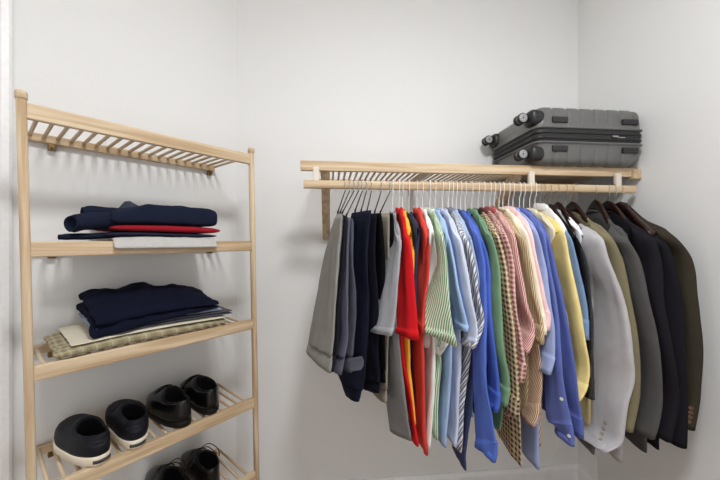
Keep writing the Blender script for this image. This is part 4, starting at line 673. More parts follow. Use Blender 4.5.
SH = 'shirts along the middle of the rail'; BL = 'blazers at the right of the rail'
WL = 'white hangers along the rail'; DL = 'dark wooden hangers at the right of the rail'
F = fabric
GARMENTS = [
 # key, object name, label, category, fabric, long sleeve, hanger style, hanger label
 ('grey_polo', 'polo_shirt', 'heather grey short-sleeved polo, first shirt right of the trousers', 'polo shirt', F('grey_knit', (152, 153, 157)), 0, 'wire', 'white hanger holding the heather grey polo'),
 ('red_polo', 'polo_shirt', 'bright red short-sleeved polo beside the grey polo', 'polo shirt', F('red_knit', (205, 22, 30)), 0, 'wire', 'white hanger holding the bright red polo'),
 ('yellow_shirt', 'polo_shirt', 'orange-yellow polo, a thin strip behind the bright red one', 'polo shirt', F('orange_knit', (250, 178, 60)), 0, 'wire', 'white hanger holding the orange-yellow polo'),
 ('navy_polo', 'polo_shirt', 'dark navy polo between the yellow and coral-red ones', 'polo shirt', F('navy_knit', (44, 50, 72)), 0, 'wire', 'white hanger holding the dark navy polo'),
 ('coral_polo', 'polo_shirt', 'coral-red polo just left of the white one', 'polo shirt', F('coral_knit', (206, 66, 56)), 0, 'wire', 'white hanger holding the coral-red polo'),
 ('white_polo', 'polo_shirt', 'white short-sleeved polo peeping out under the green striped sleeve', 'polo shirt', F('white_knit', (228, 227, 222)), 0, 'wire', 'white hanger holding the white polo'),
 ('green_stripe', 'dress_shirt', 'green and white striped short-sleeved shirt', 'shirt', F('green_stripe', (108, 150, 104), ('stripe', 0.0082, 0.5, (212, 220, 202))), 0, 'wire', 'white hanger holding the green and white striped shirt'),
 ('sky_shirt', 'dress_shirt', 'plain light sky-blue shirt right of the green striped one', 'shirt', F('sky_cotton', (160, 186, 222)), 0, 'wire', 'white hanger holding the light sky-blue shirt'),
 ('lavender_shirt', 'dress_shirt', 'pale lavender-blue shirt left of the grey diagonal-striped one', 'shirt', F('lavender_cotton', (198, 206, 226)), 0, 'wire', 'white hanger holding the pale lavender-blue shirt'),
 ('grey_stripe', 'dress_shirt', 'white shirt with bold grey and black stripes', 'shirt', F('grey_stripe', (216, 218, 222), ('stripe', 0.022, 0.34, (120, 122, 134), 0.55, (52, 54, 66))), 0, 'wire', 'white hanger holding the bold grey-striped shirt'),
 ('pale_blue', 'dress_shirt', 'pale blue shirt, a narrow edge right of the bold grey-striped one', 'shirt', F('paleblue_cotton', (164, 182, 214)), 0, 'wire', 'white hanger holding the narrow pale blue shirt'),
 ('dark_navy', 'dress_shirt', 'dark navy shirt whose narrow tail hangs left of the royal blue cuff', 'shirt', F('darknavy_cotton', (52, 62, 96)), 0, 'wire', 'white hanger holding the dark navy shirt'),
 ('royal_front', 'dress_shirt', 'royal blue shirt with the lower-hanging rounded cuff', 'shirt', F('royal_cotton', (82, 108, 190)), 1, 'wire', 'white hanger holding the lower-cuffed royal blue shirt'),
 ('royal_back', 'dress_shirt', 'royal blue shirt right beside the sage green one', 'shirt', F('royalb_cotton', (70, 96, 182)), 1, 'wire', 'white hanger holding the royal blue shirt beside the green one'),
 ('green_shirt', 'dress_shirt', 'plain sage green long-sleeved shirt', 'shirt', F('sage_cotton', (112, 146, 114)), 1, 'wire', 'white hanger holding the sage green shirt'),
 ('brown_plaid', 'dress_shirt', 'brown and black checked flannel shirt with a pointed hem', 'shirt', F('brown_plaid', (190, 164, 128), ('plaid', 0.0165, (48, 36, 34), (236, 222, 196))), 1, 'wire', 'white hanger holding the brown and black checked shirt'),
 ('pink_plaid', 'dress_shirt', 'rose and maroon plaid shirt right of the brown checked one', 'shirt', F('rose_plaid', (200, 158, 148), ('plaid', 0.015, (124, 68, 68), (232, 210, 200))), 1, 'wire', 'white hanger holding the rose and maroon plaid shirt'),
 ('red_stripe', 'dress_shirt', 'white shirt with fine red stripes and a pointed sleeve end', 'shirt', F('red_stripe', (228, 202, 194), ('stripe', 0.0062, 0.5, (176, 96, 94), 0.35)), 1, 'wire', 'white hanger holding the fine red-striped shirt'),
 ('tan_stripe', 'dress_shirt', 'tan pinstriped shirt with a long creased sleeve reaching low', 'shirt', F('tan_stripe', (214, 188, 158), ('stripe', 0.0058, 0.45, (134, 98, 80), 0.25)), 1, 'wire', 'white hanger holding the long-sleeved tan pinstriped shirt'),
 ('khaki_stripe', 'dress_shirt', 'khaki pinstriped shirt between the tan and cream ones', 'shirt', F('khaki_stripe', (206, 188, 152), ('stripe', 0.0065, 0.45, (138, 114, 82), 0.3)), 1, 'wire', 'white hanger holding the khaki pinstriped shirt'),
 ('cream_shirt', 'dress_shirt', 'cream white shirt left of the pink one', 'shirt', F('cream_cotton', (238, 228, 208)), 1, 'wire', 'white hanger holding the cream white shirt'),
 ('pink_shirt', 'dress_shirt', 'soft pink shirt with a gathered sleeve end', 'shirt', F('pink_cotton', (238, 202, 204)), 1, 'wire', 'white hanger holding the soft pink shirt'),
 ('periwinkle', 'dress_shirt', 'pale periwinkle shirt right of the pink one', 'shirt', F('periwinkle_cotton', (152, 166, 206)), 1, 'wire', 'white hanger holding the pale periwinkle shirt'),
 ('blue_shirt', 'dress_shirt', 'mid-blue shirt with white buttons on its large rounded cuff', 'shirt', F('mid_blue_cotton', (98, 112, 176)), 1, 'wire', 'white hanger holding the mid-blue shirt with buttoned cuff'),
 ('blue_back', 'dress_shirt', 'mid-blue shirt left of the ivory one, cuff without visible buttons', 'shirt', F('mid_blue_two', (88, 102, 168)), 1, 'wire', 'white hanger holding the second mid-blue shirt by the ivory one'),
 ('ivory_shirt', 'dress_shirt', 'ivory shirt, a narrow pale strip left of the yellow one', 'shirt', F('ivory_cotton', (226, 218, 190)), 1, 'wire', 'white hanger holding the ivory shirt'),
 ('yellow_dress', 'dress_shirt', 'butter yellow long-sleeved shirt', 'shirt', F('butter_cotton', (232, 211, 142)), 1, 'wire', 'white hanger holding the butter yellow shirt'),
 ('white_shirt', 'dress_shirt', 'bright white shirt right behind the yellow one', 'shirt', F('white_cotton', (234, 234, 236)), 1, 'steel', 'hanger with a bare steel hook holding the bright white shirt'),
 ('denim_shirt', 'dress_shirt', 'denim blue shirt left of the black jacket', 'shirt', F('denim_cotton', (116, 142, 178)), 1, 'brass', 'dark wooden hanger holding the denim blue shirt'),
 ('black_suit', 'suit_jacket', 'black jacket inside the clear plastic bag', 'jacket', F('black_wool', (24, 24, 27)), 1, 'brass', 'dark wooden hanger holding the black jacket in the plastic bag'),
 ('clear_shirt', 'dress_shirt', 'white shirt with only its shoulder showing, left of light grey blazer', 'shirt', F('clear_white', (230, 232, 236)), 1, 'brass', 'dark wooden hanger holding the white shirt beside the grey blazer'),
 ('grey_blazer', 'blazer', 'light grey blazer with four buttons on its sleeve', 'blazer', F('lightgrey_wool', (176, 173, 175)), 1, 'brass', 'dark wooden hanger holding the light grey blazer'),
 ('olive_blazer', 'blazer', 'olive tan blazer, narrow strip between two grey ones', 'blazer', F('olive_wool', (116, 109, 84)), 1, 'brass', 'dark wooden hanger holding the olive tan blazer'),
 ('charcoal_blazer', 'blazer', 'mid-grey charcoal blazer right of the olive one', 'blazer', F('charcoal_wool', (76, 74, 73)), 1, 'wood', 'dark wooden hanger holding the charcoal blazer'),
 ('black_blazer', 'blazer', 'black blazer right of the charcoal one', 'blazer', F('blackb_wool', (32, 30, 35)), 1, 'wood', 'dark wooden hanger holding the black blazer'),
 ('midnight_blazer', 'blazer', 'midnight black blazer left of the brown-olive one at the wall', 'blazer', F('midnight_wool', (28, 27, 32)), 1, 'wood', 'reddish wooden hanger with its bar bared above the midnight blazer'),
 ('brown_blazer', 'blazer', 'dark olive brown blazer, last on the rail beside the right wall', 'blazer', F('brown_wool', (56, 51, 42)), 1, 'wood', 'rightmost hanger on the rail, dark wood, holding the olive brown blazer'),
]
BUILT = {}
for key, nm, lab, cat, fab, lg, style, hl in GARMENTS:
    bl = cat == 'blazer'
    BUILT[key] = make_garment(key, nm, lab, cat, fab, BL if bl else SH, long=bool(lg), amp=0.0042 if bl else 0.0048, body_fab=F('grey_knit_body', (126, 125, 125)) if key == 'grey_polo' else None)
    wood_ = style in ('brass', 'wood')
    make_hanger(key, 'wire' if not wood_ else style, hl, DL if wood_ else WL, lift=(0.030 if key == 'midnight_blazer' else (0.001 if style == 'steel' else 0.0)))

# buttons sewn to a garment: place, outward direction, radius
def button(key, p, d, r=0.0055, mat=None):
    root = BUILT[key][0]; hk = Vector(HUNG[key]['hook']); d = Vector(d).normalized(); p = Vector(p) - hk
    a = d.orthogonal().normalized(); b = d.cross(a); bm = bmesh.new(); rs = []
    for h, q in ((-0.001, 1.0), (0.0012, 1.0), (0.0020, 0.8), (0.0013, 0.62), (0.0012, 0.1)):
        rs.append([p + d * h + (a * math.cos(2*PI*k/14) + b * math.sin(2*PI*k/14)) * r * q for k in range(14)])
    rings(bm, rs); link('button', bm, mat or PEARL, root)
HORN = plain('horn_button', (150, 140, 130), 0.3)
BROWNB = plain('brown_button', (98, 70, 54), 0.35)
YELB = plain('yellow_button', (232, 214, 90), 0.3)
for key, p, d, r, m in BUTTONS:
    button(key, p, d, r, {'pearl': PEARL, 'horn': HORN, 'brown': BROWNB, 'yellow': YELB}[m])

# clear dry-cleaning film over the black jacket
film, nt, b = new_mat('clear_film')
b.inputs['Base Color'].default_value = (0.95, 0.95, 0.95, 1); b.inputs['Roughness'].default_value = 0.12
tr = N(nt, 'ShaderNodeBsdfTransparent'); mx = N(nt, 'ShaderNodeMixShader'); lw = N(nt, 'ShaderNodeLayerWeight'); lw.inputs[0].default_value = 0.35
tc = N(nt, 'ShaderNodeTexCoord'); nz = N(nt, 'ShaderNodeTexNoise'); nz.inputs['Scale'].default_value = 11; nz.inputs['Distortion'].default_value = 1.2
mp = N(nt, 'ShaderNodeMapping'); mp.inputs['Scale'].default_value = (1, 1, 0.4)
nt.links.new(tc.outputs['Object'], mp.inputs[0]); nt.links.new(mp.outputs[0], nz.inputs['Vector'])
bp = N(nt, 'ShaderNodeBump'); bp.inputs['Strength'].default_value = 0.7; bp.inputs['Distance'].default_value = 0.012
nt.links.new(nz.outputs[0], bp.inputs['Height']); nt.links.new(bp.outputs[0], b.inputs['Normal']); nt.links.new(bp.outputs[0], lw.inputs['Normal'])
fac = mth(nt, 'ADD', mth(nt, 'MULTIPLY', lw.outputs['Facing'], 0.13), 0.03, True)
nt.links.new(fac, mx.inputs[0]); nt.links.new(tr.outputs[0], mx.inputs[1]); nt.links.new(b.outputs[0], mx.inputs[2])
nt.links.new(mx.outputs[0], nt.nodes['Material Output'].inputs['Surface'])
bag = link('garment_bag', cloth(FILM, (0.834, 1.0, 1.1), amp=0.006, seed=55, K=48, freq=0.8), film, None, loc=(0.834, 1.0, 1.1))
tag(bag, 'clear plastic dry-cleaning bag hanging over the black jacket left of the grey blazer', 'garment bag')

# ------------------------------------------------------------------ suitcase on the shelf
case = tag(empty('suitcase', (0.0, 0.0, 1.4835)), 'grey ribbed hard-shell suitcase lying on the wall shelf', 'suitcase')
SHELL = plain('grey_shell', (98, 98, 96), 0.36, bump=0.06, scale=500)
DGREY = plain('dark_zip_tape', (44, 44, 45), 0.8)
PADM = plain('black_pad', (34, 34, 35), 0.5)
CX0, CX1, CY0, CY1 = 0.757, 1.206, 1.098, 1.436
def shell(z0, z1, open_up):
    """half shell: rounded tray whose rim faces the zip; grooves run over its broad face and long sides"""
    bm = bmesh.new(); rs = []
    K = 360; cx = (CX0 + CX1) / 2; cy = (CY0 + CY1) / 2; hx = (CX1 - CX0) / 2; hy = (CY1 - CY0) / 2
    H_ = z1 - z0
    levels = [(0.0, 0.001), (0.003, -0.002), (0.006, -0.0015), (0.008, 0.003), (0.011, 0.0045), (0.03, 0.005), (H_ - 0.026, 0.007), (H_ - 0.014, 0.011), (H_ - 0.005, 0.019), (H_ - 0.001, 0.028), (H_, 0.038), (H_, 0.06), (H_, 0.10), (H_, 0.14)]
    for li, (dz, inset) in enumerate(levels):
        r = []; rib = 1.0 if li > 4 else 0.0
        for x, y, nx, ny in rrect(hx - inset, hy - inset, max(0.004, 0.036 - inset * 0.2), K):
            ph = ((x + 0.01) / 0.0545) % 1.0
            g = math.exp(-((ph - 0.5) / 0.085) ** 2) + 0.45 * abs(ph - 0.0 if ph < 0.5 else 1 - ph) ** 2 * 2
            dep = 0.0042 * g * rib
            yy = y - dep * ny; z = dz - (dep if li >= len(levels) - 6 else 0)
            r.append(Vector((cx + x, cy + yy, (z0 + z) if not open_up else (z1 - z))))
        rs.append(r)
    rings(bm, rs)
    return bm
lo = link('shell', shell(0.0, 0.086, True), SHELL, case); lo['label'] = 'lower grey ribbed half shell'
up = link('shell', shell(0.134, 0.222, False), SHELL, case); up['label'] = 'upper grey ribbed half shell'
def rim(z0, z1, ins, mat, name):
    cx = (CX0 + CX1) / 2; cy = (CY0 + CY1) / 2; bm = bmesh.new(); rs = []
    for z, q in ((z0, ins + 0.002), (z0 + 0.0015, ins), (z1 - 0.0015, ins), (z1, ins + 0.002)):
        rs.append([Vector((cx + x, cy + y, z)) for x, y, nx, ny in rrect((CX1-CX0)/2 - q, (CY1-CY0)/2 - q, 0.036, 160)])
    rings(bm, rs); return link(name, bm, mat, case)
rim(0.084, 0.136, 0.004, DGREY, 'gusset')
rim(0.095, 0.104, 0.0005, BLACKP, 'zipper'); rim(0.115, 0.125, 0.0005, BLACKP, 'zipper')
bm = bmesh.new(); add_box(bm, (1.06, CY0 - 0.004, 0.105), (1.085, CY0 + 0.002, 0.112), 0.002); add_box(bm, (1.085, CY0 - 0.003, 0.103), (1.113, CY0 + 0.001, 0.107), 0.0015)
link('zip_pull', bm, STEEL, case, smooth=False)
for x0, x1 in ((0.822, 0.884), (1.108, 1.172)):
    for z0 in (0.048, 0.156):
        bm = bmesh.new(); add_box(bm, (x0, CY0 - 0.001, z0), (x1, CY0 + 0.012, z0 + 0.022), 0.004)
        link('side_foot', bm, PADM, case, smooth=False)
WHUB = plain('wheel_grey', (150, 150, 150), 0.45)
for yy, ys in ((CY0 + 0.045, 1), (CY1 - 0.045, -1)):
    for zz in (0.042, 0.178):
        bm = bmesh.new(); rs = []       # black housing wrapped round the corner
        for q in range(9):
            f = q / 8; x = CX0 - 0.012 + 0.055 * f; R = 0.031 * math.sqrt(max(0.05, 1 - (f * 1.0) ** 2 * 0.35)) * (0.72 if q == 0 else (0.93 if q == 1 else 1))
            rs.append([Vector((x, yy - 0.010 * ys + sp(math.cos(2*PI*k/20), 3) * (R + 0.002), zz + sp(math.sin(2*PI*k/20), 3) * R)) for k in range(20)])
        rings(bm, rs); hs = link('wheel_housing', bm, BLACKP, case)
        for dy in (-0.011, 0.011):          # twin wheel
            bm = bmesh.new(); wc = Vector((CX0 - 0.036, yy + dy - 0.004 * ys, zz - 0.002)); rs = []
            for o_, R in ((-0.0075, 0.006), (-0.0075, 0.016), (-0.006, 0.0195), (0.006, 0.0195), (0.0075, 0.016), (0.0075, 0.006)):
                rs.append([wc + Vector((math.cos(2*PI*k/24) * R, o_, math.sin(2*PI*k/24) * R)) for k in range(24)])
            rings(bm, rs); w_ = link('wheel', bm, BLACKP, case)
            bm = bmesh.new(); sd_ = -1
            rings(bm, [[wc + Vector((math.cos(2*PI*k/20) * R, sd_ * o_, math.sin(2*PI*k/20) * R)) for k in range(20)] for o_, R in ((0.0065, 0.0165), (0.0088, 0.0155), (0.0088, 0.006), (0.007, 0.002))])
            link('hub', bm, WHUB, w_)
        bm = bmesh.new(); tube(bm, [(CX0 - 0.006, yy, zz + 0.012), (CX0 - 0.028, yy, zz + 0.010), (CX0 - 0.036, yy - 0.004*ys, zz - 0.002)], [0.010, 0.009, 0.007], 10)
        link('wheel_fork', bm, BLACKP, hs)

# ------------------------------------------------------------------ folded clothes on the rack (rack frame: t along the wall, n into it)
RM = Matrix.Rotation(PI / 4, 3, 'Z')
def W(t, n, z): return RM @ Vector((t, n, z))
def folded(name, label, cat, group, mat, T0, T1, P0, P1, zlo, zhi, seed, layers=2, wav=0.004, e=3.0, front_sag=0.0, tilt=0.0):
    """a folded garment: stacked, rounded layers; zlo/zhi(u, v) give the heights (u along the shelf, v from front to back)"""
    base = W((T0 + T1) / 2, (P0 + P1) / 2, zlo(0.5, 0.5))
    root = tag(empty(name, base, PI / 4), label, cat, group)
    NU, NV = 44, 26
    c = Vector(((T0 + T1) / 2, (P0 + P1) / 2, zlo(0.5, 0.5)))
    for L in range(layers):
        bm = bmesh.new(); uvl = bm.loops.layers.uv.verify()
        f0 = L / layers; f1 = (L + 1) / layers
        sh = [noise.noise(Vector((seed, L * 7.1, q))) for q in range(4)]
        t0 = T0 + 0.006 * sh[0] + 0.004 * L * (L % 2); t1 = T1 + 0.006 * sh[1]; p0 = P0 + 0.004 * sh[2] + 0.002 * (L % 2); p1 = P1 + 0.004 * sh[3]
        grids = []
        for side in (0, 1):
            g = []
            for i in range(NU + 1):
                row = []
                for j in range(NV + 1):
                    a = -1 + 2 * i / NU; b_ = -1 + 2 * j / NV
                    u = 0.5 + 0.5 * math.sin(a * PI / 2); v = 0.5 + 0.5 * math.sin(b_ * PI / 2)
                    zl = zlo(u, v); zh = zhi(u, v)
                    zb = zl + (zh - zl) * f0; zt = zl + (zh - zl) * f1
                    mid = (zb + zt) / 2; hh = (zt - zb) / 2
                    q = max(0.0, 1 - abs(2*u-1) ** (2*e)) ** (1/e) * max(0.0, 1 - abs(2*v-1) ** (2*e)) ** (1/e)
                    z = mid + (1 if side else -1) * hh * q
                    w1 = noise.noise(Vector((u * 5, v * 4, seed + L))) * wav + noise.noise(Vector((u * 16, v * 9, seed + L * 2.2))) * wav * 0.5
                    z += w1 * (1.0 if side else 0.3) * q
                    ex = noise.noise(Vector((u * 7, seed + L * 3, 1.0))) * wav * 1.5; ey = noise.noise(Vector((v * 7, seed + L * 3, 5.0))) * wav * 1.5
                    p = Vector((t0 + (t1 - t0) * u + ey, p0 + (p1 - p0) * v + ex, z))
                    row.append(bm.verts.new(p - c))
                g.append(row)
            grids.append(g)
        for side in (0, 1):
            g = grids[side]
            for i in range(NU):
                for j in range(NV):
                    f = bm.faces.new((g[i][j], g[i+1][j], g[i+1][j+1], g[i][j+1]))
                    for lp, (ii, jj) in zip(f.loops, ((i, j), (i+1, j), (i+1, j+1), (i, j+1))):
                        lp[uvl].uv = (ii / NU * (T1 - T0), jj / NV * (P1 - P0) * 1.0 + (0.05 if side else 0.0))
        bmesh.ops.remove_doubles(bm, verts=bm.verts, dist=0.00005)
        link('folded_layer' if layers > 1 else 'folded_cloth', bm, mat, root)
    return root, c
def flat(z): return lambda u, v: z
SZ2 = 1.1975
ST1 = 'clothes folded on the second shelf from the top'
g1 = lambda u, v: SZ2 - 0.0005
top1 = lambda u, v: SZ2 + 0.011 + 0.002 * math.sin(u * 5)
def droop(z, d): return lambda u, v: z - d * min(1.0, max(0.0, 0.076 - v) / 0.03)
droop2 = lambda u, v: top1(u, v) - 0.020 * min(1.0, max(0.0, 0.070 - v) / 0.045)
folded('folded_shirt', 'light grey folded shirt at the bottom of the upper stack', 'folded clothes', ST1, F('fold_lightgrey', (182, 180, 176)), 0.228, 0.508, 1.040, 1.275, droop(SZ2, 0.026), droop2, 1.0, 1, 0.0035)
folded('folded_shirt', 'thin dark blue folded shirt between the red and light grey ones', 'folded clothes', ST1, F('fold_navy', (40, 40, 58)), 0.215, 0.515, 1.064, 1.28, lambda u, v: top1(u, v) + 0.0006, lambda u, v: SZ2 + 0.0245 + 0.002 * math.sin(u * 4 + 1), 2.0, 1, 0.002)
folded('folded_shirt', 'dark red folded shirt in the upper stack', 'folded clothes', ST1, F('fold_red', (146, 20, 36)), 0.225, 0.525, 1.058, 1.28, lambda u, v: SZ2 + 0.0255 + 0.002 * math.sin(u * 4 + 1), lambda u, v: SZ2 + 0.045 + 0.003 * math.sin(u * 3.2), 3.0, 1, 0.002)
NAVY = F('fold_darknavy', (28, 33, 50))
def navtop(u, v): return SZ2 + 0.102 + 0.008 * math.sin(u * 2.6) - 0.022 * (1 - min(1, u / 0.3)) 
rj, cj = folded('folded_jacket', 'thick navy folded jacket on top of the upper stack', 'folded clothes', ST1, NAVY, 0.225, 0.515, 1.060, 1.285, lambda u, v: SZ2 + 0.046 + 0.003 * math.sin(u * 3.2), navtop, 4.0, 1, 0.005, 5.5)
# rolled sleeve ends and collar of the jacket
def roll(name, pts, r, mat, root, c, fl=0.6):
    bm = bmesh.new(); P = smooth_path(pts, 6); rs = []
    for i, p in enumerate(P):
        d = (P[min(i+1, len(P)-1)] - P[max(i-1, 0)]).normalized(); a = d.cross(Vector((0, 0, 1))).normalized(); b_ = Vector((0, 0, 1))
        f = i / (len(P) - 1); R = r * (1.0 if f > 0.12 else 0.85)
        rs.append([p - c + a * math.cos(2*PI*k/18) * R + b_ * math.sin(2*PI*k/18) * R * fl * (1 + 0.2 * noise.noise(p * 30 + Vector((k * .3, 0, 0)))) for k in range(18)])
    # hollow mouth at the start
    m = sum(rs[0], Vector()) / 18; dd = (P[1] - P[0]).normalized()
    rs = [[m + (q - m) * 0.62 + dd * 0.03 for q in rs[0]], [m + (q - m) * 0.78 + dd * 0.002 for q in rs[0]]] + rs
    rings(bm, rs); return link(name, bm, mat, root)
roll('sleeve', [(0.146, 1.085, SZ2 + 0.046), (0.19, 1.10, SZ2 + 0.054), (0.26, 1.12, SZ2 + 0.060)], 0.034, NAVY, rj, cj, 0.72)
roll('sleeve', [(0.178, 1.15, SZ2 + 0.078), (0.225, 1.15, SZ2 + 0.082), (0.29, 1.15, SZ2 + 0.078)], 0.026, NAVY, rj, cj, 0.7)
roll('sleeve', [(0.128, 1.12, SZ2 + 0.010), (0.18, 1.11, SZ2 + 0.012), (0.24, 1.11, SZ2 + 0.016)], 0.024, NAVY, rj, cj, 0.35)
bm = bmesh.new(); rs = []
for q in range(9):
    f = q / 8; x = 0.262 + 0.115 * f; z = SZ2 + 0.085 + 0.048 * (1 - abs(f - 0.30) / 0.30 if f < 0.30 else (1 - (f - 0.30) / 0.70))
    rs.append([Vector((x, 1.205, SZ2 + 0.07)) - cj, Vector((x, 1.213, z)) - cj, Vector((x + .004, 1.223, z)) - cj, Vector((x + .004, 1.232, SZ2 + 0.07)) - cj])
rings(bm, rs); link('collar', bm, F('fold_lining', (58, 62, 74)), rj)

SZ3 = 0.9045
ST2 = 'clothes folded on the third shelf from the top'
back = lambda v: min(1.0, v / 0.9)
pl_t = lambda u, v: SZ3 + 0.024 + 0.006 * v + 0.004 * math.sin(u * 4)
r_, c_ = folded('folded_shirt', 'tan and olive plaid folded shirt at the bottom of the lower stack', 'folded clothes', ST2, F('fold_plaid', (160, 150, 122), ('plaid', 0.026, (130, 121, 94), (186, 177, 150))), 0.115, 0.555, 1.056, 1.28, flat(SZ3), pl_t, 11.0, 1, 0.005)
cr_t = lambda u, v: pl_t(u, v) + 0.009
folded('folded_shirt', 'cream folded shirt lying on the tan plaid one', 'folded clothes', ST2, F('fold_cream', (212, 204, 184)), 0.145, 0.550, 1.062, 1.285, lambda u, v: pl_t(u, v) + 0.0006, cr_t, 12.0, 1, 0.0015)
ch_t = lambda u, v: cr_t(u, v) + 0.016 + 0.004 * v
folded('folded_trousers', 'charcoal grey folded trousers between the cream and blue-grey pieces', 'folded clothes', ST2, F('fold_charcoal', (78, 78, 84)), 0.205, 0.575, 1.068, 1.285, lambda u, v: cr_t(u, v) + 0.0006, ch_t, 13.0, 2, 0.002)
bg_t = lambda u, v: ch_t(u, v) + 0.015 + 0.004 * v
folded('folded_shirt', 'pale blue-grey folded shirt directly under the big navy pile', 'folded clothes', ST2, F('fold_bluegrey', (140, 148, 172)), 0.19, 0.54, 1.072, 1.285, lambda u, v: ch_t(u, v) + 0.0006, bg_t, 14.0, 1, 0.002)
def nv_t(u, v):
    crest = 0.030 + 0.036 * min(1.0, v / 0.55) + 0.006 * math.sin(u * 17) * v
    return bg_t(u, v) + crest * (0.84 + 0.16 * math.sin(min(1, u * 1.1 + 0.15) * PI)) * (0.8 + 0.2 * min(1.0, (1.02 - u) / 0.25)) + 0.004 * noise.noise(Vector((u * 9, v * 5, 3.3)))
rn, cn = folded('folded_sweater', 'big dark navy folded sweater on top of the lower stack', 'folded clothes', ST2, F('fold_inknavy', (20, 22, 38)), 0.186, 0.522, 1.060, 1.285, lambda u, v: bg_t(u, v) + 0.0006 - 0.042 * max(0.0, 0.2 - v) / 0.2 * (1 - u), nv_t, 15.0, 2, 0.009, 4.0)

